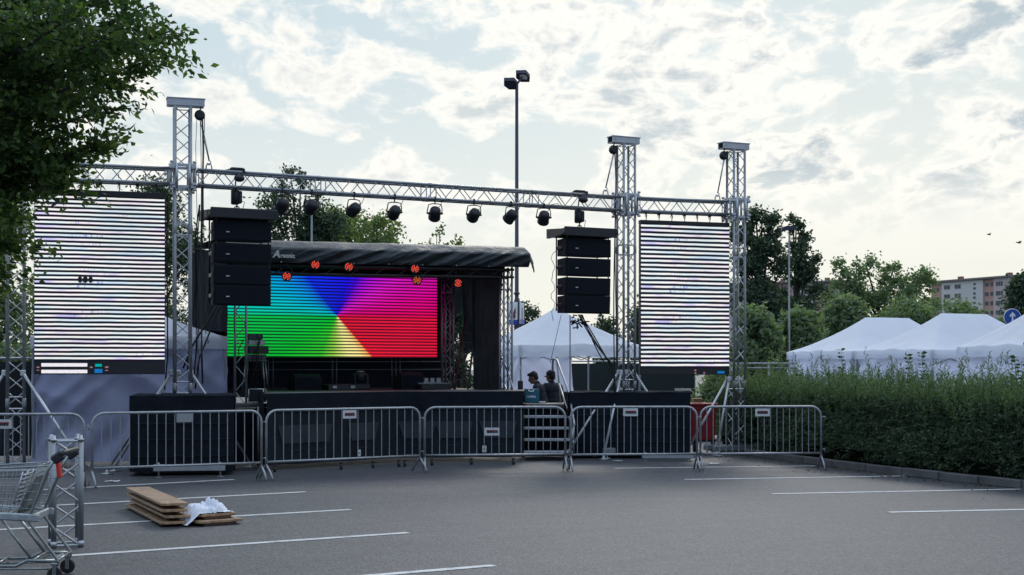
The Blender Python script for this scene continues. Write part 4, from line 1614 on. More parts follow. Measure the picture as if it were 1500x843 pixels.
# stairs with handrails at the right end of the stage
st = thing('stage_stairs', 'metal stairs with tall handrails at the right end of the stage', 'stairs', (.62, 26.0, 0))
x0, x1 = .24, .98
TR = [(.98, 26.75), (.76, 25.95), (.56, 25.72), (.36, 25.49), (.15, 25.26)]
MB().bbox((.58, 26.62, .975), (.80, .82, .03), .006).build('landing', mat('landing_ply', (.24, .2, .18), .6), st)
MB().bbox((.58, 26.20, .925), (.80, .03, .07), .006).build('landing_edge', STEELD, st)
MB().bbox((.6, 26.24, .45), (.74, .02, .88), .004).build('back_panel', MOLTON, st)
for z_, y_ in TR[1:]:
    MB().bbox((.61 + (.76 - z_) * .06, y_ + .02, z_), (.80 + (.76 - z_) * .12, .26, .045), .006).build('tread', ALU2, st)
for s_, xx in ((-1, .20), (1, 1.03)):
    g = MB()
    g.add([V((xx + a_, y_, z_)) for a_ in (0, .03) for y_, z_ in ((25.08, .02), (25.2, .02), (26.3, .98), (26.3, .86))], [(0, 1, 2, 3), (7, 6, 5, 4), (0, 4, 5, 1), (1, 5, 6, 2), (2, 6, 7, 3), (3, 7, 4, 0)])
    for y_ in (26.98, 26.32):
        MB().bar(V((xx + .015, y_, 0)), V((xx + .015, y_, .97)), .022, 8).build('post', GALV, st)
    g.build('stringer', ALU2 if s_ > 0 else STEELD, st)
# right rail
xr = 1.06
g = MB()
g.path([V((xr - .28, 27.0, 1.60)), V((xr - .28, 26.99, 1.78)), V((xr - .26, 26.95, 1.84)), V((xr - .2, 26.85, 1.81)), V((xr, 26.0, 1.18)), V((xr + .05, 25.3, .72)), V((xr + .06, 25.2, .62))], .021, 8)
g.path([V((xr - .16, 26.85, 1.36)), V((xr + .0, 26.0, .80)), V((xr + .05, 25.3, .30))], .018, 8)
g.bar(V((xr - .12, 26.9, .95)), V((xr - .2, 26.88, 1.80)), .018, 8)
g.bar(V((xr + .05, 25.36, .12)), V((xr + .05, 25.36, .75)), .018, 8)
g.bar(V((xr, 26.1, .8)), V((xr, 26.1, 1.24)), .016, 8)
g.build('handrail', ALU2, st)
g = MB()
g.path([W(732, 540, 27.0), W(732.5, 529, 27.0), W(735, 525, 26.95), W(738, 528, 26.9), W(745, 548, 26.5), W(757, 588, 25.9), W(765, 620, 25.5)], .02, 8)
g.path([W(736, 556, 26.9), W(746, 580, 26.4), W(755, 615, 25.9)], .016, 8)
g.build('handrail', ALU2, st)
tb_ = thing('toolbox', 'teal plastic toolbox with a white carry handle on the stair landing', 'toolbox', (.36, 26.42, .99))
p = V((.36, 26.42, .99))
MB().bbox(p + UP * .135, (.31, .2, .25), .025).build('body', TEAL, tb_)
MB().bbox(p + UP * .262, (.30, .19, .03), .012).build('lid', mat('teal_lid', (.01, .10, .15), .45), tb_)
MB().path([p + V((-.045, -.104, .26)), p + V((-.04, -.115, .235)), p + V((.0, -.118, .225)), p + V((.04, -.115, .235)), p + V((.045, -.104, .26))], .012, 6).build('handle', WHITE, tb_)
text_mesh('makita', .062, WHITE, 'lettering', tb_, frame(p + V((.0, -.1025, .135)), (1, 0, 0), UP), .002)
p = V((.16, 26.75, 1.24))
g = MB().bbox(p + UP * .09, (.1, .12, .18), .02)
tag(g.build('small_speaker', BLACKP), 'small black box beside the teal toolbox at the stage edge', 'box')
bx_ = MB().bbox((.56, 26.5, 1.012), (.16, .12, .035), .004).build('paper_carton', WHITEB)
tag(bx_, 'flat white carton lying beside the teal toolbox', 'carton')


# ------------------------------------------------------------------ people
def person(lab, loc, face, lean, hair_kind, pose):
    """continuous body from overlapping tapered volumes fused by a voxel remesh"""
    root = thing('person', lab, 'person', loc)
    Mz = rotz(face)          # local +y is the way the body faces

    def T(p):
        p = V(p)
        # bend forward above the hips
        if p.z > .88:
            h = p.z - .88
            p = V((p.x, p.y * 1.0 + math.sin(lean) * h + p.y * (math.cos(lean) - 1), .88 + math.cos(lean) * h - math.sin(lean) * p.y))
        return Mz @ p + V(loc)

    def limb(g, a_, b_, r1, r2, n=12):
        a_, b_ = T(a_), T(b_)
        g.bar(a_, b_, r1, n, r2)
        g.ball(a_, r1, n)
        g.ball(b_, r2, n)

    def fuse(g, name, m_, vox, par, sm=4):
        o = g.build(name, m_, par)
        md = o.modifiers.new('fuse', 'REMESH')
        md.mode = 'VOXEL'
        md.voxel_size = vox
        md.use_smooth_shade = True
        s2 = o.modifiers.new('soft', 'SMOOTH')
        s2.iterations = sm
        s2.factor = .5
        return o
    hs = pose['hands']
    g = MB()
    for s_ in (-1, 1):       # legs and feet
        limb(g, (.09 * s_, 0, .84), (.10 * s_, .02, .46), .078, .052)
        limb(g, (.10 * s_, .02, .46), (.11 * s_, -.02, .09), .052, .036)
        limb(g, (.11 * s_, -.03, .045), (.125 * s_, .13, .035), .042, .034)
        hh = V(hs[0] if s_ < 0 else hs[1])
        sh = V((.185 * s_, 0, 1.33))
        el = V((.235 * s_, hh.y * .25 - .06, 1.06))
        limb(g, sh, el, .046, .038)
        limb(g, el, hh, .038, .026)
        d_ = (hh - el).normalized()
        sd_ = V((1, 0, 0))
        limb(g, hh, hh + d_ * .07, .026, .034)
        for k_, (off, L_) in enumerate(((-.027, .060), (-.009, .072), (.009, .068), (.027, .052))):
            a_ = hh + d_ * .085 + sd_ * off
            b_ = a_ + d_ * L_ * .55 + V((0, 0, -.012))
            limb(g, a_, b_, .010, .009, 8)
            limb(g, b_, b_ + d_ * L_ * .35 + V((0, 0, -.025)), .009, .008, 8)
        limb(g, hh + d_ * .03 - sd_ * .03 * s_, hh + d_ * .075 - sd_ * .065 * s_, .012, .010, 8)
    g.ball(T((0, 0, .93)), (.165, .115, .12), 14, Mz)
    g.ball(T((0, .0, 1.10)), (.15, .105, .19), 14, Mz)
    g.ball(T((0, .0, 1.27)), (.175, .11, .14), 14, Mz)
    limb(g, (-.13, 0, 1.35), (.13, 0, 1.35), .058, .058)
    # neck, head turned on it
    hd = V(pose['head'])
    limb(g, (0, -.01, 1.36), (hd.x * .6, hd.y * .6 + .0, 1.47), .056, .052)
    hl = pose['turn']
    nod = pose['nod']
    Mh = Mz @ rotz(hl) @ Matrix.Rotation(-nod, 3, 'X')
    hc = T((hd.x, hd.y, 1.555))

    def H(p):
        return hc + Mh @ V(p)

    def hb(gg, p, r_, n=14):
        gg.ball(H(p), r_, n, Mh)
    hb(g, (0, -.012, .030), (.074, .092, .088), 18)       # skull
    hb(g, (0, .038, -.035), (.056, .054, .068))            # face
    hb(g, (0, .060, -.085), (.030, .030, .026))            # chin
    hb(g, (0, .072, .020), (.052, .022, .016))             # brow
    limb(g, (0, 0, 0), (0, 0, 0), .001, .001) if False else None
    g.bar(H((0, .088, .012)), H((0, .108, -.026)), .009, 8, .014)
    g.ball(H((0, .106, -.028)), .0145, 8)
    hb(g, (0, .087, -.055), (.022, .012, .007))            # lips
    hb(g, (0, .085, -.067), (.019, .011, .007))
    for s_ in (-1, 1):
        hb(g, (.074 * s_, -.004, -.004), (.010, .020, .032), 10)
        hb(g, (.040 * s_, .052, -.03), (.022, .03, .022), 10)
    body = fuse(g, 'body', SKIN, .0075, root, 3)
    root.scale = (.965, .965, .965)
    for s_ in (-1, 1):
        MB().ball(H((.029 * s_, .082, .0)), .011, 10).build('eye', mat('eye_dark', (.03, .025, .02), .2), root)
    # hair
    g = MB()
    if hair_kind == 'short':
        hb(g, (0, -.026, .045), (.081, .092, .088), 18)
        hb(g, (0, .035, .092), (.066, .06, .034), 14)
        hb(g, (0, .06, .098), (.05, .036, .022), 12)
        hb(g, (0, -.06, -.01), (.066, .05, .06), 14)
        for k_ in range(26):
            a_ = rnd.uniform(0, 2 * PI)
            q_ = V((.06 * math.cos(a_), -.01 + .075 * math.sin(a_), .105 + rnd.uniform(-.02, .01)))
            g.bar(H(q_), H(q_ + V((rnd.uniform(-.012, .012), rnd.uniform(0, .02), .026))), .010, 5, .003)
        fuse(g, 'hair', HAIR, .007, root, 1)
    else:
        hb(g, (0, -.03, .01), (.079, .085, .075), 16)
        hb(g, (0, -.055, -.04), (.06, .05, .045), 14)
        fuse(g, 'hair', HAIR, .008, root, 2)
        c_ = MB()
        hb(c_, (0, -.012, .062), (.086, .102, .072), 18)
        c_.lathe(H((0, -.012, .045)), Mh @ UP, [(-.012, .094), (.012, .094)], 20)
        c_.lathe(H((0, -.012, .134)), Mh @ UP, [(-.006, .01), (.004, .008)], 8)
        cap = fuse(c_, 'cap', mat('dark_cap', (.014, .016, .022), .8), .007, root, 2)
        bm = MB()
        bm.grid(lambda u, v_: H((math.sin((u - .5) * 2.1) * (.084 + .015 * v_), .055 + .085 * v_ * math.cos((u - .5) * 1.5), .040 - .022 * v_ - .012 * abs(u - .5) * 2)), 14, 5)
        b3 = bm.build('peak', mat('dark_cap', (.014, .016, .022), .8), cap)
        b3.modifiers.new('thick', 'SOLIDIFY').thickness = .006
    # clothes
    g = MB()
    g.ball(T((0, 0, 1.02)), (.178, .128, .17), 16, Mz)
    g.ball(T((0, .0, 1.12)), (.168, .123, .18), 16, Mz)
    g.ball(T((0, .0, 1.27)), (.192, .127, .15), 16, Mz)
    limb(g, (-.145, 0, 1.36), (.145, 0, 1.36), .062, .062)
    limb(g, (0, -.01, 1.37), (0, 0, 1.425), .07, .062)
    for s_ in (-1, 1):
        hh = V(hs[0] if s_ < 0 else hs[1])
        sh = V((.185 * s_, 0, 1.335))
        el = V((.235 * s_, hh.y * .25 - .06, 1.06))
        limb(g, sh, sh.lerp(el, .72), .062, .058)
    fuse(g, 'shirt', SHIRT, .010, root, 4)
    g = MB()
    g.ball(T((0, 0, .92)), (.178, .128, .10), 16, Mz)
    for s_ in (-1, 1):
        limb(g, (.09 * s_, 0, .86), (.10 * s_, .02, .46), .094, .068)
        limb(g, (.10 * s_, .02, .46), (.11 * s_, -.02, .10), .068, .056)
    fuse(g, 'trousers', TROUS, .012, root, 4)
    g = MB()
    for s_ in (-1, 1):
        limb(g, (.11 * s_, -.035, .055), (.13 * s_, .145, .045), .052, .044)
    fuse(g, 'shoes', BLACKP, .010, root, 2)
    return root


person('person with short dark hair and dark shirt looking down towards the stage', (.63, 27.55, 0), R(72), R(16), 'short', dict(hands=((-.16, .34, 1.06), (.18, .36, 1.03)), head=(0, .05, 0), turn=R(12), nod=R(22)))
person('person in a dark peaked cap and dark shirt, back half turned', (.82, 27.75, 0), R(28), R(8), 'cap', dict(hands=((-.20, .30, 1.0), (.24, .26, .98)), head=(0, .03, 0), turn=R(22), nod=R(8)))


# ------------------------------------------------------------------ draped ballast boxes round the tower feet
def draped_box(lab, c, ang, w_, dpt, h_, seed):
    root = thing('draped_podium', lab, 'draped podium', c)
    M = rotz(ang)
    ring = [V((-w_ / 2, -dpt / 2, 0)), V((w_ / 2, -dpt / 2, 0)), V((w_ / 2, dpt / 2, 0)), V((-w_ / 2, dpt / 2, 0)), V((-w_ / 2, -dpt / 2, 0))]
    ring = [M @ p + c for p in ring]
    skirt(ring, .07, h_ - .02, MOLTON, .034, 4, 'drape', root, seed, .01)
    g = MB()

    def topf(u, v_):
        p = M @ V(((u - .5) * (w_ + .03), (v_ - .5) * (dpt + .03), 0)) + c
        edge = min(u, 1 - u, v_, 1 - v_)
        return V((p.x, p.y, h_ - .018 * math.exp(-edge * 60) + .012 * mn.noise(V((u * 7, v_ * 6, seed)))))
    g.grid(topf, 24, 18)
    g.build('drape_top', MOLTON, root)
    # fabric seams
    g = MB()
    for z_ in (.30, .56, .80):
        a_, b_ = ring[0].lerp(ring[1], .05) - M @ V((0, .034, 0)), ring[0].lerp(ring[1], .97) - M @ V((0, .034, 0))
        pts = [a_.lerp(b_, i / 20) + UP * (z_ + .012 * mn.noise(V((i * .5, z_, seed)))) for i in range(21)]
        g.path(pts, .009, 5)
    g.build('seams', MOLTONB, root)
    g = MB()
    g.prism([ring[0].lerp(ring[2], .06) + UP * .04, ring[1].lerp(ring[3], .06) + UP * .04, ring[2].lerp(ring[0], .06) + UP * .04, ring[3].lerp(ring[1], .06) + UP * .04], UP * .05)
    g.build('base_board', BLACKP, root)


draped_box('black draped podium round the foot of the left truss tower', V((-5.22, 22.35, 0)), R(12), 1.56, 1.5, 1.245, 4)
draped_box('wide black draped podium round the foot of the tower right of the stairs', V((2.13, 26.27, 0)), R(3), 2.22, 1.0, 1.225, 9)


def ballast_beam(lab, a_, b_, z0, h_):
    c_ = (a_ + b_) / 2
    root = thing('ballast_beam', lab, 'base beam', V((c_.x, c_.y, 0)))
    d_ = (b_ - a_).normalized()
    M = Matrix(((d_.x, -d_.y, 0), (d_.y, d_.x, 0), (0, 0, 1)))
    MB().bbox(V((c_.x, c_.y, z0 + h_ / 2)), ((b_ - a_).length, .09, h_), .006, M).build('profile', ALU2, root)
    for k_ in (.07, .93):
        q_ = a_.lerp(b_, k_)
        MB().bar(V((q_.x, q_.y, .005)), V((q_.x, q_.y, z0 + h_ + .03)), .014, 8).lathe(V((q_.x, q_.y, .004)), UP, [(0, .05), (.01, .05)], 10).build('screw_foot', GALV, root)


ballast_beam('pale aluminium base beam on two screw feet in front of the left podium', V(((225 - 750) * 21.2 / F, 21.2, 0)), V(((327 - 750) * 21.2 / F, 21.35, 0)), .10, .10)
ballast_beam('thin pale base beam in front of the right draped podium', V(((940 - 750) * 25.0 / F, 25.0, 0)), V(((1016 - 750) * 25.0 / F, 25.05, 0)), .05, .08)


# ------------------------------------------------------------------ speaker arrays
def line_array(lab, px, z_top, key='C'):
    c_, d_, nb = on_beam(('A', 'C'), px)
    M = Matrix(((d_.x, nb.x, 0), (d_.y, nb.y, 0), (0, 0, 1)))
    c_ = V((c_.x, c_.y, 0))
    root = thing('speaker_array', lab, 'speaker array', c_ + UP * (z_top - 1.55), 'hanging speaker arrays')
    # flying frame
    g = MB()
    poly = [(-.34, -.03), (-.34, .045), (.30, .085), (.34, .085), (.34, -.085), (-.2, -.06)]
    for s_ in (-1, 1):
        g.prism([c_ + d_ * (.53 * s_ - .03) + nb * a_ + UP * (z_top - .09 + b2) for a_, b2 in poly], d_ * .06)
    g.bbox(c_ + nb * -.31 + UP * (z_top - .088), (1.09, .05, .165), .01, M)
    g.bbox(c_ + nb * .30 + UP * (z_top - .085), (1.06, .05, .15), .01, M)
    g.bbox(c_ + UP * (z_top - .03), (.16, .6, .05), .01, M)
    g.bbox(c_ + UP * (z_top - .03), (1.0, .5, .012), .004, M)
    g.build('flying_frame', BLACKM, root)
    g = MB()
    for s_ in (-1, 1):
        for b2 in (-.2, .2):
            g.bar(c_ + d_ * (.43 * s_) + nb * b2 + UP * (z_top - .06), c_ + d_ * (.43 * s_) + nb * b2 + UP * (z_top - 1.5), .014, 6)
    g.build('rigging_bars', BLACKM, root)
    zz = z_top - .20
    hh = .325
    for k_ in range(4):
        ang = R(-1.2 * k_)
        gap = (.03, .026, .002, 0)[k_]
        f_, bk = -.225, .225
        g = MB()
        zt_, zb_ = zz, zz - hh
        tilt = .012 * k_
        poly = [(f_ + tilt * .4, zt_), (bk, zt_ - .002), (bk, zb_ + .02), (f_ + tilt, zb_)]
        n_ = len(poly)
        # body with slightly narrowed back
        vs = []
        for a_, z_ in poly:
            wv = .475 if a_ < 0 else .40
            vs += [c_ - d_ * wv + nb * a_ + UP * z_, c_ + d_ * wv + nb * a_ + UP * z_]
        g.add(vs, [(0, 1, 3, 2), (2, 3, 5, 4), (4, 5, 7, 6), (6, 7, 1, 0), (0, 2, 4, 6), (1, 7, 5, 3)])
        cb = g.build('cabinet', CAB, root)
        md = cb.modifiers.new('soft_edges', 'BEVEL')
        md.width = .008
        md.segments = 2
        MB().bbox(c_ + nb * (f_ + tilt * .7 - .008) + UP * ((zt_ + zb_) / 2), (.90, .014, hh * .86), .006, M).build('grille', GRILLE, cb)
        MB().bbox(c_ + nb * (f_ - .018) - d_ * .25 + UP * ((zt_ + zb_) / 2 - .02), (.055, .004, .014), .001, M).build('badge', WHITEB, cb)
        g = MB()
        for s_ in (-1, 1):
            g.bbox(c_ + d_ * (.45 * s_) + nb * .03 + UP * ((zt_ + zb_) / 2), (.03, .2, .06), .01, M)
            g.lathe(c_ + d_ * (.472 * s_) + nb * -.16 + UP * (zb_ + .05), d_ * s_, [(0, .014), (.015, .014)], 8)
        g.build('side_handle', BLACKM, cb)
        zz = zb_ - gap
    return c_, d_, nb, zz


def hoist_motor(lab, px, z_arr):
    c_, d_, nb = on_beam(('A', 'C'), px)
    c0 = V((c_.x, c_.y, 0))
    root = thing('hoist_motor', lab, 'chain motor', c0 + UP * z_arr, 'chain motors over the speaker arrays')
    M = Matrix(((d_.x, nb.x, 0), (d_.y, nb.y, 0), (0, 0, 1)))
    g = MB()
    zc = ZT - .22
    g.lathe(c0 - d_ * .03 + UP * (zc - .17), UP, [(0, .05), (.012, .068), (.22, .068), (.24, .055), (.27, .05), (.3, .02)], 16)
    g.bbox(c0 + d_ * .045 + UP * (zc - .05), (.06, .12, .2), .012, M)
    g.build('motor_body', BLACKM, root)
    MB().ball(c0 - d_ * .0 + UP * (ZT + .02) - nb * .14, (.09, .07, .06), 12, M).build('chain_bag', BLACKP, root)
    g = MB()
    g.bar(c0 - d_ * .03 + UP * (zc + .1), c0 + UP * (ZT + .16), .012, 6)
    g.bar(c0 + d_ * .0 + UP * (zc - .17), c0 + UP * (z_arr - .02), .012, 6)
    g.path([c0 + d_ * (.04 * math.cos(x_)) + UP * (z_arr + .03 + .03 * math.sin(x_)) for x_ in np.linspace(0, 2 * PI, 10)], .01, 6)
    g.path([c0 + d_ * .06 + UP * (zc - .1), c0 + d_ * .13 + UP * (zc - .12), c0 + d_ * .09 + UP * (zc - .25), c0 + d_ * .03 + UP * (zc - .28)], .006, 5)
    g.build('chain', STEELD, root)
    g = MB()
    g.bbox(c0 + UP * (ZT + .185), (.21, .10, .045), .008, M)
    g.bbox(c0 + d_ * .07 + UP * (ZT + .15), (.045, .32, .06), .008, M)
    g.path([c0 - d_ * .1 + UP * (ZT + .185), c0 - d_ * .16 + UP * (ZT + .16), c0 - d_ * .22 + UP * (ZT + .145)], .012, 6)
    g.build('beam_clamp', BLACKM, root)


cL = line_array('hanging black speaker array in front of the left end of the stage', 350, EYE + (HZ - 309) * 22.87 / F)
hoist_motor('black chain motor on the beam above the left speaker array', 347, EYE + (HZ - 309) * 22.87 / F)
cR = line_array('hanging black speaker array right of the stage above the middle tent', 853, EYE + (HZ - 336) * 25.75 / F)
hoist_motor('black chain motor on the beam above the right speaker array', 849, EYE + (HZ - 336) * 25.75 / F)

# speaker cables hanging from the right array to its tower
g = MB()
for k_, off in enumerate((0, .03, .07, -.03)):
    a_, b_ = W(847 + k_ * 2, 461, 25.9), W(898 + k_, 534 + 6 * k_, 25.85)
    g.path([a_ + (b_ - a_) * (i / 14) + V((0, .02 * k_, (.0 + off * 2.2 - .12) * math.sin(PI * i / 14) * .7)) for i in range(15)] + [W(901, 590, 25.9)], .011, 5)
for k_ in range(14):
    a_ = W(836 + rnd.uniform(0, 22), 462 + rnd.uniform(-2, 14), 25.85)
    g.path([a_, a_ + V((rnd.uniform(-.08, .08), 0, rnd.uniform(-.08, .04))), a_ + V((rnd.uniform(-.1, .1), 0, rnd.uniform(-.1, .08)))], .013, 5)
tag(g.build('speaker_cable', RUBBER), 'bundle of black speaker cables sagging from the right array to its tower', 'cables')
g = MB()
a_ = W(835, 462, 25.7)
g.bar(a_, V((a_.x, a_.y, 1.2)), .010, 5)
tag(g.build('hanging_chain', STEELD), 'dark chain hanging straight down from the right speaker array', 'chain')
g = MB().bar(W(822, 462, 25.75), W(806, 532, 26.4), .005, 5)
tag(g.build('tension_rope', STEELD), 'thin rope slanting from the right speaker array towards the stairs', 'rope')
g = MB()
g.path([W(816 - 7 * abs(math.sin(k_ * .75)) - (2 if k_ % 3 else 0), 366 + k_ * 6.5, 25.6 + .05 * math.cos(k_)) for k_ in range(17)], .006, 5)
tag(g.build('cable_loop', GALV), 'thin pale cable hanging in loops down the left side of the right speaker array', 'cable')
g = MB()
for (x0_, x1_, z1_, r) in ((291, 287, 560, .009), (296, 282, 566, .008), (299, 296, 560, .007), (292, 276, 545, .012)):
    a_, b_ = W(x0_, 300, 22.6), W(x1_, z1_, 22.7)
    g.path([a_.lerp(b_, i / 10) + V((.06 * math.sin(i * .9 + x0_) * .4, 0, 0)) for i in range(11)], r, 5)
g.path([W(318, 448, 23.0), W(300, 478, 22.9), W(283, 505, 22.8), W(268, 540, 22.7)], .016, 6)
g.path([W(322, 450, 23.0), W(306, 490, 22.9), W(292, 525, 22.8), W(286, 570, 22.7)], .014, 6)
tag(g.build('cable_bundle', RUBBER), 'black cables hanging beside the left truss tower', 'cables')


# ------------------------------------------------------------------ spotlights on the front beam
def spotlight(lab, px, py, tilt, turn):
    c_, d_, nb = on_beam(('A', 'C'), px)
    c_ = c_ - nb * .12
    p = V((c_.x, c_.y, EYE + (HZ - py) * c_.y / F))
    root = thing('spotlight', lab, 'spotlight', p, 'black spotlights hanging from the front beam')
    ax = (V((d_.x * math.sin(turn) - nb.x * 0, d_.y * math.sin(turn), 0)) + nb * math.cos(turn)).normalized()
    ax = (ax * math.cos(tilt) - UP * math.sin(tilt)).normalized()
    e1 = ax.cross(UP).normalized()
    MB().lathe(p - ax * .13, ax, [(0, .03), (.012, .06), (.04, .09), (.10, .101), (.21, .101), (.22, .108), (.24, .108), (.245, .10)], 20).build('housing', BLACKM, root)
    MB().lathe(p + ax * .112, ax, [(0, .085), (.01, .06), (.014, .0)], 16).build('lens', mat('lens_dark', (.05, .055, .06), .1), root)
    g = MB()
    for s_ in (-1, 1):
        g.lathe(p + e1 * (.098 * s_), e1 * s_, [(0, .022), (.025, .022), (.03, .012), (.045, .012)], 10)
    g.build('knob', BLACKP, root)
    g = MB()
    top = UP * .165
    g.path([p + e1 * .122, p + e1 * .124 + UP * .08, p + e1 * .11 + UP * .15, p + e1 * .05 + top, p - e1 * .05 + top, p - e1 * .11 + UP * .15, p - e1 * .124 + UP * .08, p - e1 * .14], .010, 6)
    zt_ = ZT - .12
    g.bar(p + top, V((p.x, p.y, zt_ - .02)), .012, 6)
    g.build('yoke', BLACKM, root)
    MB().bbox(V((p.x, p.y, zt_ - .005)), (.05, .055, .085), .012).build('clamp', BLACKM, root)
    g = MB()
    s_ = p - ax * .1
    g.path([s_, s_ + V((.08, 0, .06)), s_ + V((.122, 0, .16)), s_ + V((.24, .1, .19)), s_ + V((.26, .1, zt_ - s_.z))], .006, 5)
    g.build('cable', RUBBER, root)


for i, (px, py, lab) in enumerate([(410, 301, 'leftmost black spotlight on the front beam, dim against the dark tree'), (453, 303, 'second black spotlight from the left, against the dark tree'),
                                   (515, 307, 'third black spotlight from the left, above the bushy tree'), (574, 311, 'black spotlight hanging clear against the sky right of the bushy tree'),
                                   (633, 313, 'black spotlight above the thin sparse treetop'), (690, 315, 'black spotlight hanging clear in the sky two left of the tall lamp post'), (744, 317, 'black spotlight just left of the tall lamp post'),
                                   (792, 319, 'rightmost black spotlight, right of the tall lamp post')]):
    spotlight(lab, px, py, R(rnd.uniform(18, 42)), R(rnd.uniform(-20, 20)))


# ------------------------------------------------------------------ crowd barriers
def barrier(lab, A, B, plate, group='steel crowd barriers', nbar=19, plate_px=None):
    A, B = V(A), V(B)
    c_ = (A + B) / 2
    root = thing('crowd_barrier', lab, 'barrier', c_, group)
    d_ = (B - A).normalized()
    nb = V((-d_.y, d_.x, 0))
    M = Matrix(((d_.x, nb.x, 0), (d_.y, nb.y, 0), (0, 0, 1)))
    L = (B - A).length
    zt_, zl = 1.03, .27
    r = .17
    pts = [A + UP * .16]
    for k_ in range(7):
        a_ = PI - PI / 2 * k_ / 6
        pts.append(A + d_ * (r + r * math.cos(a_)) + UP * (zt_ - r + r * math.sin(a_)))
    for k_ in range(7):
        a_ = PI / 2 - PI / 2 * k_ / 6
        pts.append(B - d_ * (r - r * math.cos(a_)) + UP * (zt_ - r + r * math.sin(a_)))
    pts.append(B + UP * .16)
    g = MB()
    g.path(pts, .019, 8)
    g.bar(A + UP * zl, B + UP * zl, .017, 8)
    g.build('frame', GALV, root)
    g = MB()
    skip = []
    pw = .24
    pc = None
    if plate:
        u, zp, kind = plate
        pc = A + d_ * (L * u)
    for i in range(1, nbar):
        q_ = A + d_ * (L * i / nbar)
        edge = min((q_ - A).length, (B - q_).length)
        zz = zt_ - (r - math.sqrt(max(0, r * r - (r - edge) ** 2)) if edge < r else 0)
        g.bar(q_ + UP * zl, q_ + UP * zz, .0075, 6, None, False)
    g.build('bars', GALV, root)
    for P_ in (A, B):
        for s_ in (-1, 1):
            o_ = P_ + d_ * ((.035 if P_ is A else -.035) * 0)
            f_ = MB()
            f_.path([o_ + UP * .24 + nb * (s_ * .0), o_ + UP * .19 + nb * (s_ * .05), o_ + UP * .13 + nb * (s_ * .13), o_ + UP * .02 + nb * (s_ * .215)], .016, 7)
            f_.build('foot', GALV, root)
    g = MB()
    for z_ in (.86, .33):
        g = MB()
        g.path([B + d_ * .02 + UP * z_, B + d_ * .06 + UP * (z_ + .01), B + d_ * .065 + UP * (z_ - .05)], .010, 6)
        g.build('coupling_hook', GALV, root)
    if plate:
        pl = MB().bbox(pc - nb * .020 + UP * zp, (pw, .006, .125), .003, M).build('sign_plate', WHITEB if kind == 'w' else GREYP, root)
        if kind == 'w':
            g = MB()
            g.bbox(pc - nb * .0255 + UP * (zp + .016), (.17, .003, .022), .001, M)
            g.build('red_print', mat('print_red', (.28, .02, .02), .5), pl)
            g = MB()
            rr = random.Random(int(zp * 1000 + L * 100))
            xx = -.085
            while xx < .08:
                w_ = rr.uniform(.012, .026)
                g.bbox(pc - nb * .0265 + d_ * (xx + w_ / 2) + UP * (zp - .004 + rr.uniform(-.002, .002)), (w_, .003, .034), .001, M)
                xx += w_ + .004
            g.build('black_print', BLACKP, pl)


def BP(px, D):
    return V(((px - 750) * D / F, D, 0))


barrier('crowd barrier cut off by the left photo edge behind the trolley', BP(-100, 18.75), BP(123, 19.15), (.46, .90, 'w'))
barrier('crowd barrier with a plain grey plate in front of the left draped podium', BP(135, 19.4), BP(383, 20.6), (.53, .945, 'g'))
barrier('crowd barrier before the left half of the stage skirt, plate at its top', BP(390, 20.7), BP(615, 22.3), (.52, .945, 'w'))
barrier('crowd barrier before the right half of the skirt and stairs, plate halfway up', BP(622, 22.35), BP(828, 22.6), (.475, .64, 'w'))
barrier('crowd barrier in front of the draped podium right of the stairs', BP(836, 22.5), BP(1021, 22.7), (.47, .945, 'w'))
barrier('rightmost crowd barrier ending at the hedge', BP(1026, 22.75), BP(1203, 22.9), (.51, .935, 'w'))
GR = 'barriers far behind the right podium'
barrier('distant crowd barrier behind the podium, beside the open tent side', BP(838, 33.5), BP(882, 33.2), None, GR, 8)
barrier('distant crowd barrier below the right video screen', BP(924, 32.5), BP(985, 32.8), None, GR, 12)

# ------------------------------------------------------------------ bins behind
p = V((3.72, 27.6, 0))
r_ = thing('red_bin', 'dark red container behind the barriers left of the rightmost tower', 'container', p)
g = MB()
g.add([V((p.x + a_ * k_, p.y + b2 * k_ * .8, z_)) for z_, k_ in ((.26, .23), (.92, .27)) for a_, b2 in ((-1, -1), (1, -1), (1, 1), (-1, 1))], [(3, 2, 1, 0), (4, 5, 6, 7), (0, 1, 5, 4), (1, 2, 6, 5), (2, 3, 7, 6), (3, 0, 4, 7)])
g.build('body', RED, r_)
MB().bbox(p + UP * .945, (.60, .50, .05), .015).build('lid', RED, r_)
g = MB()
for s_ in (-1, 1):
    g.lathe(p + V((.18 * s_, -.1, .13)), V((1, 0, 0)), [(0, .12), (.05, .12)], 14)
g.box(p + UP * .24, (.5, .4, .04))
g.build('wheel', RUBBER, r_)
g = MB().bbox(p + V((-.09, -.05, 1.01)), (.16, .14, .05), .01)
g.bbox(p + V((-.09, -.05, 1.05)), (.2, .18, .03), .012)
tag(g.build('carton', mat('cardboard', (.45, .33, .18), .8)), 'small beige carton lying on the red container', 'carton')
p = V((3.66, 30.2, 0))
r_ = thing('grey_bin', 'grey wheelie bin behind the right end of the podium', 'bin', p)
g = MB()
g.add([V((p.x + a_ * k_, p.y + b2 * k_, z_)) for z_, k_ in ((.1, .12), (1.16, .165)) for a_, b2 in ((-1, -1), (1, -1), (1, 1), (-1, 1))], [(3, 2, 1, 0), (4, 5, 6, 7), (0, 1, 5, 4), (1, 2, 6, 5), (2, 3, 7, 6), (3, 0, 4, 7)])
g.build('body', GREYPL, r_)
g = MB()
g.grid(lambda u, v_: p + V((-.18 + .36 * u, -.19 + .38 * v_, 1.17 + .05 * math.sin(PI * v_))), 4, 8)
g.build('lid', mat('bin_lid', (.05, .06, .07), .8), r_)
g = MB()
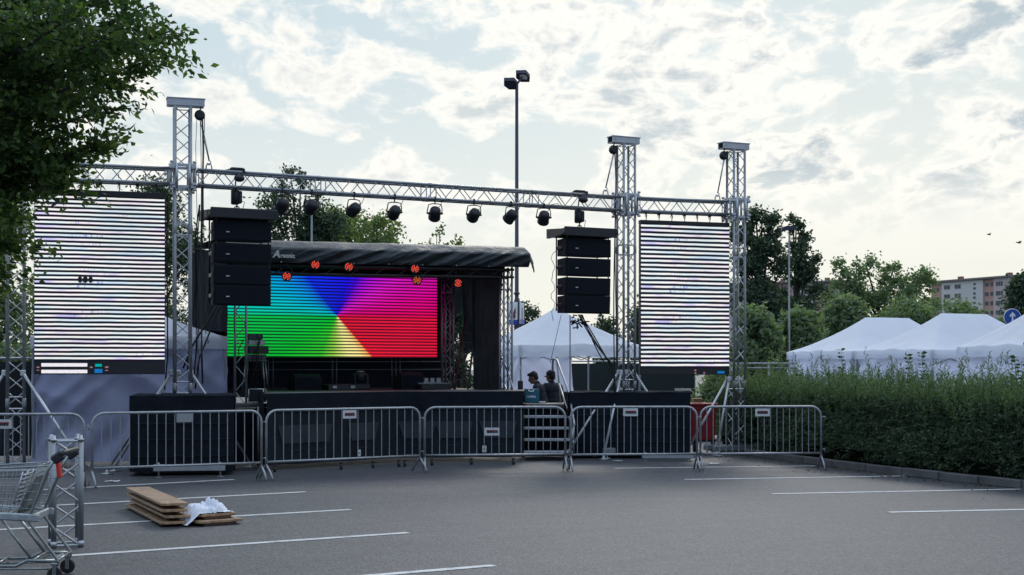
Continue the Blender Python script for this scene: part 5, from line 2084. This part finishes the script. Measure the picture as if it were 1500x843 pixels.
for s_ in (-1, 1):
    g.lathe(p + V((.12 * s_, .12, .1)), V((1, 0, 0)), [(-.025, .1), (.025, .1)], 14)
g.build('wheel', RUBBER, r_)


# ------------------------------------------------------------------ tents
def tent(name, lab, c, ang, L, Wd, eave, peak, ridge, val, walls, group=None, sag=.5, seed=0):
    """L along local x, Wd along local y; walls: list of (side, u0, u1, drop, material)"""
    root = thing(name, lab, 'tent', c, group)
    M = rotz(ang)
    hx, hy = L / 2, Wd / 2
    N = 24

    def per(k_):
        k_ = k_ % (4 * N)
        side, u = divmod(k_, N)
        u /= N
        return [V((-hx + 2 * hx * u, -hy, 0)), V((hx, -hy + 2 * hy * u, 0)), V((hx - 2 * hx * u, hy, 0)), V((-hx, hy - 2 * hy * u, 0))][side], u

    g = MB()
    NR = 14
    vs = []
    for k_ in range(4 * N):
        p, u = per(k_)
        rp = V((max(-ridge / 2, min(ridge / 2, p.x * (ridge / 2) / max(.01, hx - hy * .6) if ridge > .05 else 0)), 0, 0))
        for j in range(NR + 1):
            s_ = j / NR
            q_ = p.lerp(rp, s_)
            z_ = eave + (peak - eave) * ((1 - sag) * s_ + sag * s_ * s_)
            bump = .045 * (math.exp(-((u - .5) / .09) ** 2) + (0 if L < 4 else .6 * math.exp(-((u - .25) / .07) ** 2) + .6 * math.exp(-((u - .75) / .07) ** 2))) * (1 - s_) ** 2
            wr = .018 * mn.noise(V((q_.x * 2.2, q_.y * 2.2 + z_ * 4, seed))) * (1 - s_ * .6) * (s_ > 0)
            q_ = M @ q_ + c
            vs.append(V((q_.x, q_.y, z_ + bump + wr)))
    fs = []
    for k_ in range(4 * N):
        k2 = (k_ + 1) % (4 * N)
        for j in range(NR):
            fs.append((k_ * (NR + 1) + j, k2 * (NR + 1) + j, k2 * (NR + 1) + j + 1, k_ * (NR + 1) + j + 1))
    g.add(vs, fs, True)
    g.build('canopy', TENT, root)
    g = MB()
    vs = []
    for k_ in range(4 * N):
        p, u = per(k_)
        bump = .045 * (math.exp(-((u - .5) / .09) ** 2) + (0 if L < 4 else .6 * math.exp(-((u - .25) / .07) ** 2) + .6 * math.exp(-((u - .75) / .07) ** 2)))
        for j in range(4):
            o_ = p.normalized() * (.012 + .02 * mn.noise(V((p.x * 3, p.y * 3, j + seed))) * j / 3)
            q_ = M @ (p + o_) + c
            vs.append(V((q_.x, q_.y, eave + bump + .006 - val * j / 3)))
    fs = []
    for k_ in range(4 * N):
        k2 = (k_ + 1) % (4 * N)
        for j in range(3):
            fs.append((k_ * 4 + j, k2 * 4 + j, k2 * 4 + j + 1, k_ * 4 + j + 1))
    g.add(vs, fs, True)
    g.build('valance', TENT, root)
    for sx_ in (-1, 1):
        for sy_ in (-1, 1):
            q_ = M @ V(((hx - .04) * sx_, (hy - .04) * sy_, 0)) + c
            lg = MB().bbox(q_ + UP * (eave / 2), (.04, .04, eave), .004, M).build('leg', ALU, root)
            MB().bbox(q_ + UP * .01, (.12, .12, .012), .002, M).build('foot_plate', GALV, lg)
    for sy_ in (-1, 1):
        g = MB()
        n_ = 4
        for k_ in range(n_):
            for za, zb_ in ((-.08, -.36), (-.36, -.08)):
                a_ = M @ V((-hx + 2 * hx * k_ / n_, (hy - .04) * sy_, eave + za)) + c
                b_ = M @ V((-hx + 2 * hx * (k_ + 1) / n_, (hy - .04) * sy_, eave + zb_)) + c
                g.bar(a_, b_, .012, 5, None, False)
        g.build('scissor_frame', ALU, root)
    for side, u0, u1, z0, m_ in walls:
        def wf(u, v_, side=side, u0=u0, u1=u1, z0=z0):
            k_ = u0 + (u1 - u0) * u
            p = [V((-hx + 2 * hx * k_, -hy + .03, 0)), V((hx - .03, -hy + 2 * hy * k_, 0)), V((hx - 2 * hx * k_, hy - .03, 0)), V((-hx + .03, hy - 2 * hy * k_, 0))][side]
            o_ = [V((0, -1, 0)), V((1, 0, 0)), V((0, 1, 0)), V((-1, 0, 0))][side]
            x_ = k_ * (L if side % 2 == 0 else Wd)
            w_ = .05 - .26 * abs(mn.noise(V((x_ * .9 + v_ * 1.9, v_ * 1.6, seed + side)))) - .16 * abs(mn.noise(V((x_ * 1.6 - v_ * 3.4, v_ * 1.4, seed + 9)))) + .012 * mn.noise(V((x_ * 7, v_ * 8, seed)))
            q_ = M @ (p + o_ * w_) + c
            return V((q_.x, q_.y, z0 + (eave - .05 - z0) * v_))
        MB().grid(wf, 50, 34).build('side_wall', m_, root)
    return root


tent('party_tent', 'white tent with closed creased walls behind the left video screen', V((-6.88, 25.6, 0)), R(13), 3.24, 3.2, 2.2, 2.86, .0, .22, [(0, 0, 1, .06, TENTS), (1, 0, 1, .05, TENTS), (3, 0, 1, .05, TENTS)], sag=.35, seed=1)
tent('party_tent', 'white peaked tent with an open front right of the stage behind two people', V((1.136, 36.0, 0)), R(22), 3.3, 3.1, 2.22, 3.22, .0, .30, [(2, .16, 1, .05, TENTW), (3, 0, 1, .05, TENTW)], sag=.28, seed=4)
GTN = 'white tents in a row behind the hedge'
tent('party_tent', 'leftmost of the white ridge tents behind the hedge', V((10.3, 38.6, 0)), R(23), 4.5, 3.0, 2.1, 3.04, 1.45, .22, [(0, 0, 1, .05, TENTW), (3, 0, 1, .05, TENTW), (2, 0, 1, .05, TENTW)], GTN, .4, 7)
tent('party_tent', 'middle white ridge tent behind the hedge with its whole ridge showing', V((11.5, 35.75, 0)), R(23), 4.5, 3.0, 2.1, 3.04, 1.45, .22, [(0, 0, 1, .05, TENTW), (3, 0, 1, .05, TENTW)], GTN, .4, 11)
tent('party_tent', 'white tent behind the hedge cut off by the right photo edge', V((12.0, 29.0, 0)), R(23), 4.5, 3.0, 2.1, 3.28, 1.6, .24, [(0, 0, 1, .05, TENTW), (3, 0, 1, .05, TENTW)], GTN, .3, 15)


# ------------------------------------------------------------------ fences
def scrim_fence(lab, A, B, h_, m_, n_, group=None, rail=GALV):
    A, B = V(A), V(B)
    root = thing('site_fence', lab, 'fence', (A + B) / 2, group)
    d_ = (B - A).normalized()
    nb = V((-d_.y, d_.x, 0))
    g = MB()
    g.grid(lambda u, v_: A.lerp(B, u) - nb * (.03 + .03 * mn.noise(V((u * (B - A).length * 1.2, v_ * 2, 1)))) + UP * (.1 + (h_ - .16) * v_), 40, 8)
    g.build('scrim', m_, root)
    g = MB()
    for i in range(n_ + 1):
        q_ = A.lerp(B, i / n_)
        g.bar(q_, q_ + UP * h_, .021, 8)
    g.bar(A + UP * h_, B + UP * h_, .021, 8)
    g.bar(A + UP * .15, B + UP * .15, .021, 8)
    g.build('tube_frame', rail, root)
    g = MB()
    for i in range(n_ + 1):
        g.bbox(A.lerp(B, i / n_) + UP * .06, (.22, .6, .12), .03)
    g.build('foot_block', KERB, root)


scrim_fence('fence with black scrim behind the leftmost truss tower', (-13, 24.6, 0), (-8.0, 25.0, 0), 1.83, SCRIMK, 3)
scrim_fence('dark scrim fence behind the middle tent and right podium', (.9, 39.9, 0), (5.1, 39.2, 0), 1.85, FENCEM, 3)
p, q = W(1096, 540, 34), W(1150, 540, 34)
root = thing('rail_fence', 'pale rail fence between the rightmost tower and the first hedge tent', 'fence', (p.x, p.y, 0))
g = MB()
for z_ in (1.77, 1.66):
    g.bar(V((p.x - .6, p.y, z_)), V((q.x + .3, q.y, z_)), .025, 6)
g.build('rail', GALV, root)
for x_ in (p.x - .4, p.x + .5, q.x + .1):
    MB().bar(V((x_, 34, 0)), V((x_, 34, 1.77)), .025, 6).build('post', GALV, root)
# dark wall of stacked transport cases behind the left edge
p = V((-9.3, 23.6, 0))
r_ = thing('equipment_cart', 'dark equipment trolley in the shadow behind the leftmost tower', 'trolley', p)
MB().bbox(p + UP * .45, (1.3, .6, .55), .03).build('body', BLACKP, r_)
g = MB()
for s_ in (-1, 1):
    g.bar(p + V((.6 * s_, -.28, .1)), p + V((.6 * s_, -.28, 1.05)), .018, 6)
g.bar(p + V((-.6, -.28, 1.05)), p + V((.6, -.28, 1.05)), .018, 6)
g.bbox(p + V((.3, -.32, .62)), (.08, .02, .2), .004)
g.build('handle', GALV, r_)
g = MB()
for s_ in (-1, 1):
    g.lathe(p + V((.5 * s_, -.25, .08)), V((0, 1, 0)), [(0, .08), (.04, .08)], 12)
g.build('wheel', RUBBER, r_)

# ------------------------------------------------------------------ lamp posts and banners
D = 40
p = W(757, 540, D)
p.z = 0
zt_ = EYE + (HZ - 124) * D / F
root = thing('lamp_post', 'tall dark lamp post with two flat heads rising behind the stage', 'lamp post', p)
g = MB()
g.path([p, p + UP * 2.0, p + UP * 3.6, p + UP * 3.62, p + UP * zt_], [.085, .08, .075, .058, .045], 12)
g.lathe(p + UP * 3.75, UP, [(0, .085), (.06, .085)], 12)
g.build('pole', POLE, root)
hm = MB()
arm = MB()
for s_, cpt in ((-1, W(748.5, 124, D)), (1, W(766, 113, D + .2))):
    hm = MB()
    x_, y_ = V((.94, .33 * 1, 0)).normalized(), V((-.33, .94, 0)).normalized()
    tl = V((0, 0, .30))
    pts = [(-.20, -.15), (.09, -.16), (.20, .0), (.19, .16), (-.06, .16), (-.20, .02)]
    base_ = [cpt + V((a_, b2 * .9, -b2 * .62 - .02)) for a_, b2 in pts]
    hm.prism(base_, V((0, .05, .10)))
    h_ = hm.build('lamp_head', POLE, root)
    if s_ > 0:
        q_ = [cpt + V((a_ * .55 + .02, b2 * .5 - .03, -b2 * .5 * .62 - .012)) for a_, b2 in pts]
        lm = MB().add(q_, [list(range(6))[::-1]])
        lm.build('lens', mat('lamp_glass', (.75, .72, .65), .2), h_)
    arm.bar(p + UP * zt_, cpt + UP * .03, .03, 6)
arm.build('arm', POLE, root)
for i, (px0, px1, py0, py1, ang_, lab) in enumerate([(745, 758, 443, 476, R(15), 'white banner with a dark butterfly wing and blue foot on the lamp post'), (761.5, 767.5, 444, 475, R(62), 'narrow white banner with a blue foot seen edge on beside the wing banner')]):
    c_ = W((px0 + px1) / 2, (py0 + py1) / 2, D - .12)
    w_ = (px1 - px0) * D / F / math.cos(ang_)
    h_ = (py1 - py0) * D / F
    r_ = thing('hanging_banner', lab, 'banner', c_, 'banners on the tall lamp post')
    x_ = V((math.cos(ang_), math.sin(ang_), 0))
    nn = V((-x_.y, x_.x, 0))
    M = Matrix(((x_.x, nn.x, 0), (x_.y, nn.y, 0), (0, 0, 1)))
    MB().bbox(c_, (w_, .02, h_), .004, M).build('panel', WHITE, r_)
    MB().bbox(c_ - nn * .0125 - UP * h_ * .39, (w_, .004, h_ * .22), .001, M).build('blue_foot', BLUEB if i == 0 else mat('banner_lilac', (.2, .2, .5), .5), r_)
    g = MB()
    o_ = c_ - nn * .0135
    wing = [(.02, -.02), (.10, .08), (.18, .17), (.20, .02), (.17, -.06), (.19, -.12), (.12, -.20), (.05, -.17)] if i == 0 else [(-.06, -.2), (.06, -.2), (.07, .0), (.05, .16), (-.03, .17), (-.06, .0)]
    k_ = .9 * (w_ / .26)
    if i == 0:
        g.add([o_ + x_ * ((a_ - .04) * .55 * k_) + UP * (b2 * .95 + .02) for a_, b2 in wing], [list(range(len(wing)))])
        g.add([o_ - x_ * ((a_ * .45 + .055) * .55 * k_) + UP * (b2 * .7 + .0) for a_, b2 in wing], [list(range(len(wing)))[::-1]])
    else:
        g.add([o_ + x_ * a_ + UP * b2 for a_, b2 in wing], [list(range(len(wing)))])
    g.build('motif', MAROON if i == 0 else mat('motif_grey', (.4, .4, .38), .6), r_)
    g = MB()
    for z_ in (-.5, .5):
        g.bar(c_ + UP * h_ * z_, V((p.x, p.y, c_.z + h_ * z_)), .012, 5)
    g.build('bracket', POLE, r_)


def lamp_post(lab, px, top, D, m_, r_):
    p = W(px, 540, D)
    p.z = 0
    zt_ = EYE + (HZ - top) * D / F
    root = thing('lamp_post', lab, 'lamp post', p)
    MB().path([p, p + UP * 1.2, p + UP * 1.25, p + UP * zt_], [r_ * 1.5, r_ * 1.4, r_, r_ * .7], 10).build('pole', m_, root)
    g = MB()
    g.prism([p + V((-.26, -.1, zt_)), p + V((.24, -.1, zt_ + .02)), p + V((.22, -.1, zt_ + .10)), p + V((-.05, -.1, zt_ + .16)), p + V((-.24, -.1, zt_ + .10))], V((0, .2, 0)))
    g.build('lamp_head', POLE, root)


lamp_post('thin grey lamp post in front of the dark tree right of the stage', 1156, 338, 46, POLEG, .035)
lamp_post('thin grey lamp post above the left part of the stage roof', 456.5, 300, 45, POLEG, .04)

# round blue sign with arrow
D = 50
p = W(1483, 465, D)
root = thing('road_sign', 'round blue road sign with a white upward arrow at the right edge', 'road sign', (p.x, p.y, 0))
MB().bar(V((p.x, p.y + .05, 0)), V((p.x, p.y + .05, p.z + .3)), .03, 8).build('post', GALV, root)
MB().lathe(p + V((0, .03, 0)), V((0, -1, 0)), [(0, .31), (.02, .31), (.024, .305)], 28).build('rim', WHITE, root)
MB().lathe(p + V((0, .0, 0)), V((0, -1, 0)), [(0, .285), (.012, .285)], 28).build('face', BLUES, root)
g = MB()
y_ = -.018
ar = [(-.032, -.19), (.032, -.19), (.032, .06), (.10, .0), (.10, .075), (0, .185), (-.10, .075), (-.10, .0), (-.032, .06)]
g.add([p + V((a_, y_, b2)) for a_, b2 in ar], [list(range(len(ar)))])
g.build('arrow', WHITE, root)


# ------------------------------------------------------------------ far flats
def flats(lab, A, B, ztop, dep, cols, wins, floors, fh, gable):
    """block of flats between ground points A (left) and B (right); cols: (u0,u1,material)"""
    A, B = V(A), V(B)
    root = thing('apartment_building', lab, 'building', (A + B) / 2, 'far blocks of flats')
    d_ = (B - A).normalized()
    nb = V((-d_.y, d_.x, 0))
    if nb.y < 0:
        nb = -nb
    L = (B - A).length
    M = Matrix(((d_.x, nb.x, 0), (d_.y, nb.y, 0), (0, 0, 1)))
    for u0, u1, m_, out_ in cols:
        c_ = A.lerp(B, (u0 + u1) / 2) + nb * (dep / 2 - out_ / 2) + UP * (ztop / 2)
        MB().box(c_, (L * (u1 - u0), dep + out_, ztop), M).build('wall', m_, root)
    MB().bbox((A + B) / 2 + nb * dep / 2 + UP * (ztop + .35), (L + .8, dep + 1.4, .6), .05, M).build('roof', mat('roof_edge', (.2, .18, .17), .8), root)
    g = MB()
    for u in (.12, .45, .8):
        g.bbox(A.lerp(B, u) + nb * dep * .5 + UP * (ztop + 1.2), (1.6, 1.2, 1.5), .05, M)
    g.build('chimney', mat('vent_red', (.28, .14, .1), .8), root)
    for u, w_, h_, zoff in wins:
        out_ = [o_ for u0, u1, _, o_ in cols if u0 <= u <= u1][0]
        for fl in range(floors):
            z_ = ztop - 1.6 - fl * fh + zoff
            c_ = A.lerp(B, u) - nb * (out_ + .03) + UP * z_
            f_ = MB().bbox(c_, (w_, .10, h_), .02, M)
            fo = f_.build('window', mat('window_frame_white', (.5, .5, .5), .5), root)
            g = MB()
            np_ = max(1, round(w_ / 1.1))
            for k_ in range(np_):
                g.box(c_ - nb * .07 + d_ * (-w_ / 2 + w_ * (k_ + .5) / np_), (w_ / np_ - .16, .04, h_ - .2), M)
            g.build('pane', GLASS, fo)


BEIGE = mat('render_beige', (.60, .60, .55), .9, 0, .06, .1)  # these three render colours are paled to carry the distance haze
SALMON = mat('render_salmon', (.52, .31, .25), .9, 0, .06, .1)
PINKG = mat('render_pinkish', (.55, .47, .44), .9, 0, .06, .1)
A_, B_ = W(1362, 540, 446), W(1590, 540, 392)
A_.z = B_.z = 0
flats('pale block of flats with salmon bands far behind the right hand trees', A_, B_, 28.6, 12, [(0, .085, SALMON, -.6), (.085, .37, BEIGE, 0), (.37, .44, SALMON, -.5), (.44, .72, PINKG, 0), (.72, 1, BEIGE, 0)],
      [(.04, 2.2, 1.4, -.6), (.125, 2.6, 1.4, 0), (.20, 2.6, 1.4, 0), (.315, 1.1, .8, .4), (.315, 1.1, .8, -.9), (.39, 1.6, 1.4, 0), (.425, 1.5, 1.4, 0), (.48, 2.8, 1.4, 0), (.57, 2.8, 1.4, 0), (.66, 2.6, 1.4, 0), (.76, 2.6, 1.4, 0), (.86, 2.6, 1.4, 0)], 6, 2.85, None)
A_, B_ = W(1060, 540, 470), W(1246, 540, 455)
A_.z = B_.z = 0
flats('beige block of flats showing between the trees left of the flat topped tree', A_, B_, 29.6, 12, [(0, .42, BEIGE, 0), (.42, .55, SALMON, -.5), (.55, .74, PINKG, 0), (.74, .86, SALMON, -.5), (.86, 1, BEIGE, 0)],
      [(.1, 2.6, 1.4, 0), (.22, 2.6, 1.4, 0), (.35, 2.6, 1.4, 0), (.48, 1.8, 1.4, 0), (.62, 2.6, 1.4, 0), (.70, 2.2, 1.4, 0), (.80, 2.4, 1.4, 0), (.92, 2.8, 1.4, 0)], 6, 2.85, None)

# birds
for i, (px, py, D, a_) in enumerate(((1449, 344, 95, .3), (1493, 356, 80, -.2))):
    p = W(px, py, D)
    g = MB()
    g.ball(p, (.13, .045, .04), 10)
    for s_ in (-1, 1):
        g.add([p + V((.06, 0, .02)), p + V((-.05, 0, .02)), p + V((-.05 + a_ * .1, .28 * s_, .10)), p + V((-.02, .45 * s_, .03)), p + V((.05, .26 * s_, .10))], [(0, 1, 2, 3, 4)])
    g.add([p + V((-.14, -.02, 0)), p + V((-.28, -.05, 0)), p + V((-.28, .05, 0)), p + V((-.14, .02, 0))], [(0, 1, 2, 3)])
    tag(g.build('bird', BLACKP), ['small dark bird flying left in the sky above the far flats', 'small dark bird flying at the right photo edge above the trees'][i], 'bird')

# ------------------------------------------------------------------ bench boards and cloth
FL, BL = V((-3.62, 14.57, 0)), V((-4.56, 16.6, 0))
bd = (BL - FL).normalized()
bw = V((bd.y, -bd.x, 0))
M = Matrix(((bw.x, bd.x, 0), (bw.y, bd.y, 0), (0, 0, 1)))
BLAB = ['top wooden bench board of the stack of four', 'second bench board from the top of the stack of four', 'third bench board from the top of the stack of four', 'bottom bench board of the stack of four, lying on the asphalt']


def bench_board(lab, c, L, w_, M_, u_, n_, legs=True):
    root = thing('bench_board', lab, 'bench board', c, 'wooden bench boards on the asphalt')
    g = MB()
    hx, hy, ch = w_ / 2, L / 2, .035
    poly = [(-hx + ch, -hy), (hx - ch, -hy), (hx, -hy + ch), (hx, hy - ch), (hx - ch, hy), (-hx + ch, hy), (-hx, hy - ch), (-hx, -hy + ch)]
    g.prism([c + u_ * a_ + n_ * b2 + UP * .0 for a_, b2 in poly], UP * .027)
    b_ = g.build('board', WOOD, root)
    md = b_.modifiers.new('worn_edges', 'BEVEL')
    md.width = .004
    md.segments = 2
    g = MB()
    for k_ in (-.38, .38):
        g.bbox(c + n_ * (L * k_) - UP * .014, (w_ * .7, .08, .026), .004, M_)
    g.build('batten', WOODL, root)
    if legs:
        g = MB()
        for s_ in (-1, 1):
            g.bar(c + n_ * (L * .36) + u_ * (w_ * .36 * s_) - UP * .016, c - n_ * (L * .36) + u_ * (w_ * .36 * s_) - UP * .016, .011, 6)
        g.build('folded_leg', STEELD, root)


for i, z_ in enumerate((.220, .156, .092, .03)):
    j = V((rnd.uniform(-.025, .025), rnd.uniform(-.03, .03), 0))
    c_ = FL + bd * 1.1 + bw * .135 + j + UP * z_
    bench_board(BLAB[i], c_, 2.2, .27, M, bw, bd)
u2 = V((.80, .58, 0)).normalized()
n2 = V((-u2.y, u2.x, 0))
M2 = Matrix(((u2.x, n2.x, 0), (u2.y, n2.y, 0), (0, 0, 1)))
c0 = V((-3.20, 14.98, 0))
bench_board('lowest board under the white cloth, sticking out to the right', c0 + UP * .030, .50, .52, M2, u2, n2, False)
bench_board('upper board directly under the crumpled white cloth', c0 + V((-.03, .06, .088)), .42, .44, M2, u2, n2, False)


def cloth(u, v_):
    x_, y_ = (u - .5) * 2, (v_ - .5) * 2
    rr = math.sqrt(x_ * x_ + y_ * y_)
    base = .20 * max(0, 1 - rr ** 2.2) ** .55
    f1 = mn.noise(V((x_ * 1.7, y_ * 1.7, 3))) * .07
    cr = mn.noise(V((x_ * 2.6 + 3, y_ * 2.6, 7)))
    f2 = -.045 * math.exp(-(cr * 7) ** 2) - .025 * math.exp(-(mn.noise(V((x_ * 5 + 1, y_ * 5, 2))) * 6) ** 2)
    f3 = mn.noise(V((x_ * 9, y_ * 9, 1))) * .007
    dip = -.05 * math.exp(-((x_ + .1) / .12) ** 2) * max(0, 1 - rr)
    edge = .06 * mn.noise(V((math.atan2(y_, x_) * 2.2, 1, 4))) + .04 * mn.noise(V((math.atan2(y_, x_) * 6, 2, 4)))
    k_ = 1 + edge * 2.0
    p = c0 + V((-.05, .06, 0)) + u2 * (x_ * .20 * k_) + n2 * (y_ * .205 * k_)
    left = max(0, -x_ - .25)
    p += u2 * (-.22 * left) - n2 * (.10 * left)
    z_ = .118 + base * .58 + .01 + (f1 + f2) * max(0, 1.15 - rr) + f3 + dip
    z_ -= .19 * max(0, left - .35) ** 1.0 * 1.6
    return V((p.x, p.y, max(.02, z_)))


g = MB().grid(cloth, 90, 90)
co_ = g.build('white_cloth', CLOTH)
tag(co_, 'crumpled white cloth heaped on the two low boards', 'cloth')

# ------------------------------------------------------------------ upright truss piece
p = V((-4.14, 13.05, 0))
root = thing('truss_piece', 'short truss piece standing upright on the asphalt behind the shopping trolley', 'truss piece', p)
an = R(24)
truss(root, p + UP * .0, p + UP * 1.0, (math.cos(an), math.sin(an), 0), (-math.sin(an), math.cos(an), 0), rc=.025, rb=.010, seg=.22)
g = MB()
for sx_ in (-1, 1):
    for sy_ in (-1, 1):
        q_ = p + V((math.cos(an), math.sin(an), 0)) * (.12 * sx_) + V((-math.sin(an), math.cos(an), 0)) * (.12 * sy_)
        g = MB()
        g.lathe(q_ + UP * .96, UP, [(0, .02), (.028, .028), (.02, .031), (.04, .031), (.045, .018), (.075, .016)], 10)
        g.build('coupler', ALU2, root)
        MB().lathe(q_ + UP * .0, UP, [(0, .02), (.03, .031), (.06, .028)], 10).build('coupler', ALU2, root)


# ------------------------------------------------------------------ shopping trolley
def trolley():
    o = V((-3.50, 11.08, 0))
    ang = R(186)                 # local x (forward) points to the left
    root = thing('shopping_trolley', 'wire shopping trolley with black handle at the lower left corner', 'shopping trolley', o)
    M = rotz(ang)

    def T(x_, y_, z_):
        return M @ V((x_, y_, z_)) + o
    hw, fw = .27, .20
    # basket corner functions
    RT, RB, FT, FB = (.10, .90), (.24, .50), (.98, .86), (.90, .58)

    def side(s_, u, v_):
        xr = RB[0] + (RT[0] - RB[0]) * v_
        zr = RB[1] + (RT[1] - RB[1]) * v_
        xf = FB[0] + (FT[0] - FB[0]) * v_
        zf = FB[1] + (FT[1] - FB[1]) * v_
        w_ = (hw + (fw - hw) * u) * (.82 + .18 * v_)
        return T(xr + (xf - xr) * u, w_ * s_, zr + (zf - zr) * u)
    g = MB()
    for s_ in (-1, 1):
        for i in range(7):
            v_ = i / 6
            g.path([side(s_, k_ / 6, v_) for k_ in range(7)], .0032 if 0 < i < 6 else .007, 6)
        for i in range(13):
            g.bar(side(s_, i / 12, 0), side(s_, i / 12, 1), .0018, 5)
    for i in range(12):                      # bottom and nose
        k_ = i / 11 * 2 - 1
        a_, b_ = side(-1, 0, 0).lerp(side(1, 0, 0), (k_ + 1) / 2), side(-1, 1, 0).lerp(side(1, 1, 0), (k_ + 1) / 2)
        g.bar(a_, b_, .002, 5)
        c_ = side(-1, 1, 1).lerp(side(1, 1, 1), (k_ + 1) / 2)
        g.bar(b_, c_, .002, 5)
    for i in range(8):
        g.bar(side(-1, i / 7, 0), side(1, i / 7, 0), .004, 5)
        g.bar(side(-1, 1, i / 7), side(1, 1, i / 7), .004, 5)
    g.build('basket', CHROME, root)
    # rear flap with child seat grid
    g = MB()

    def fl(u, v_):
        return T(.20 + (.02 - .10 * 0) * 0 + .14 * (1 - v_) - .03 * v_, (u - .5) * .46, .52 + .38 * v_)
    for i in range(12):
        g.bar(fl(i / 11, 0), fl(i / 11, 1), .0035, 5)
    for i in range(7):
        g.bar(fl(0, i / 6), fl(1, i / 6), .004, 5)
    g.build('rear_flap', CHROME, root)
    g = MB()
    for i in range(7):
        z_ = .62 + i * .033
        x_ = .36 - i * .008
        g.bar(T(x_, -.18, z_), T(x_, .18, z_), .009, 6)
    for s_ in (-.18, 0, .18):
        g.bar(T(.37, s_, .60), T(.30, s_, .85), .006, 6)
    g.build('child_seat', ALU2, root)
    MB().bbox(T(.235, 0, .70), (.012, .42, .26), .004, M @ Matrix.Rotation(R(-22), 3, 'Y')).build('rear_plate', mat('plate_grey', (.17, .19, .2), .45, .3), root)
    # bumper rail along the basket foot
    g = MB()
    g.bbox(T(.55, .255, .525), (.78, .03, .06), .01, M @ Matrix.Rotation(R(-4), 3, 'Y'))
    g.bbox(T(.55, -.255, .525), (.78, .03, .06), .01, M @ Matrix.Rotation(R(-4), 3, 'Y'))
    g.bbox(T(.21, 0, .50), (.03, .5, .06), .01, M)
    g.build('bumper_rail', mat('rail_zinc', (.36, .40, .41), .45, .4, .3, 18), root)
    # frame
    g = MB()
    for s_ in (-1, 1):
        g.path([T(.02, .26 * s_, .99), T(.10, .262 * s_, .86), T(.24, .25 * s_, .50), T(.24, .25 * s_, .47), T(.03, .245 * s_, .18), T(.03, .245 * s_, .13)], .0125, 8)
        g.path([T(.46, .22 * s_, .50), T(.22, .22 * s_, .17)], .0115, 8)
        g.path([T(.02, .245 * s_, .165), T(.25, .25 * s_, .175), T(.34, .24 * s_, .13), T(.98, .17 * s_, .13)], .0125, 8)
        g.path([T(.10, .2 * s_, .10), T(.95, .14 * s_, .10)], .008, 6)
    for x_, w_ in ((.03, .245), (.22, .23), (.98, .17), (.5, .2)):
        g.bar(T(x_, -w_, .14 if x_ > .3 else .17), T(x_, w_, .14 if x_ > .3 else .17), .011, 8)
    for k_ in range(9):
        g.bar(T(.06, -.2 + k_ * .05, .165), T(.20, -.2 + k_ * .05, .15), .004, 5)
    g.build('frame', CHROME, root)
    # handle
    hd = MB().path([T(.0, -.28, .985), T(-.02, -.26, 1.0), T(-.025, 0, 1.003), T(-.02, .26, 1.0), T(.0, .28, .985)], .019, 10).build('handle', BLACKP, root)
    for s_ in (-1, 1):
        g = MB()
        g.bbox(T(.02, .265 * s_, .965), (.10, .035, .075), .014, M @ Matrix.Rotation(R(35), 3, 'Y'))
        g.build('handle_bracket', BLACKP, root)
    MB().bbox(T(.05, .08, .86), (.03, .07, .13), .008, M @ Matrix.Rotation(R(8), 3, 'Y')).build('coin_lock', REDB, root)
    for x_, w_ in ((.05, .235), (.92, .16)):
        for s_ in (-1, 1):
            c_ = T(x_, w_ * s_, .06)
            y_ = M @ V((0, 1, 0))
            wh = MB().lathe(c_ - y_ * .016, y_, [(0, .045), (.006, .058), (.026, .058), (.032, .045)], 16).build('wheel', RUBBER, root)
            g = MB()
            for k_ in (-1, 1):
                g.bbox(c_ + y_ * (.024 * k_) + UP * .03, (.03, .006, .10), .002, M)
            g.bbox(c_ + UP * .082, (.05, .06, .02), .005, M)
            g.build('fork', CHROME, wh)


trolley()

# ------------------------------------------------------------------ small litter on the ground
for i, (px, py, s_, lab) in enumerate(((165, 706, .05, 'white plate lying by the left podium'), (1047, 680, .045, 'small white scrap by the feet of the right barriers'), (905, 676, .04, 'small white scrap before the right podium'))):
    p = G(px, py)
    g = MB()
    g.grid(lambda u, v_: p + V(((u - .5) * s_ * 4, (v_ - .5) * s_ * 3, .012 + .012 * mn.noise(V((u * 3, v_ * 3, px))))), 6, 6)
    tag(g.build('paper_scrap', WHITEB), lab, 'litter')

scene.view_settings.view_transform = 'Standard'
scene.view_settings.look = 'None'
scene.view_settings.exposure = 0
scene.render.engine = 'CYCLES'
scene.cycles.use_denoising = True
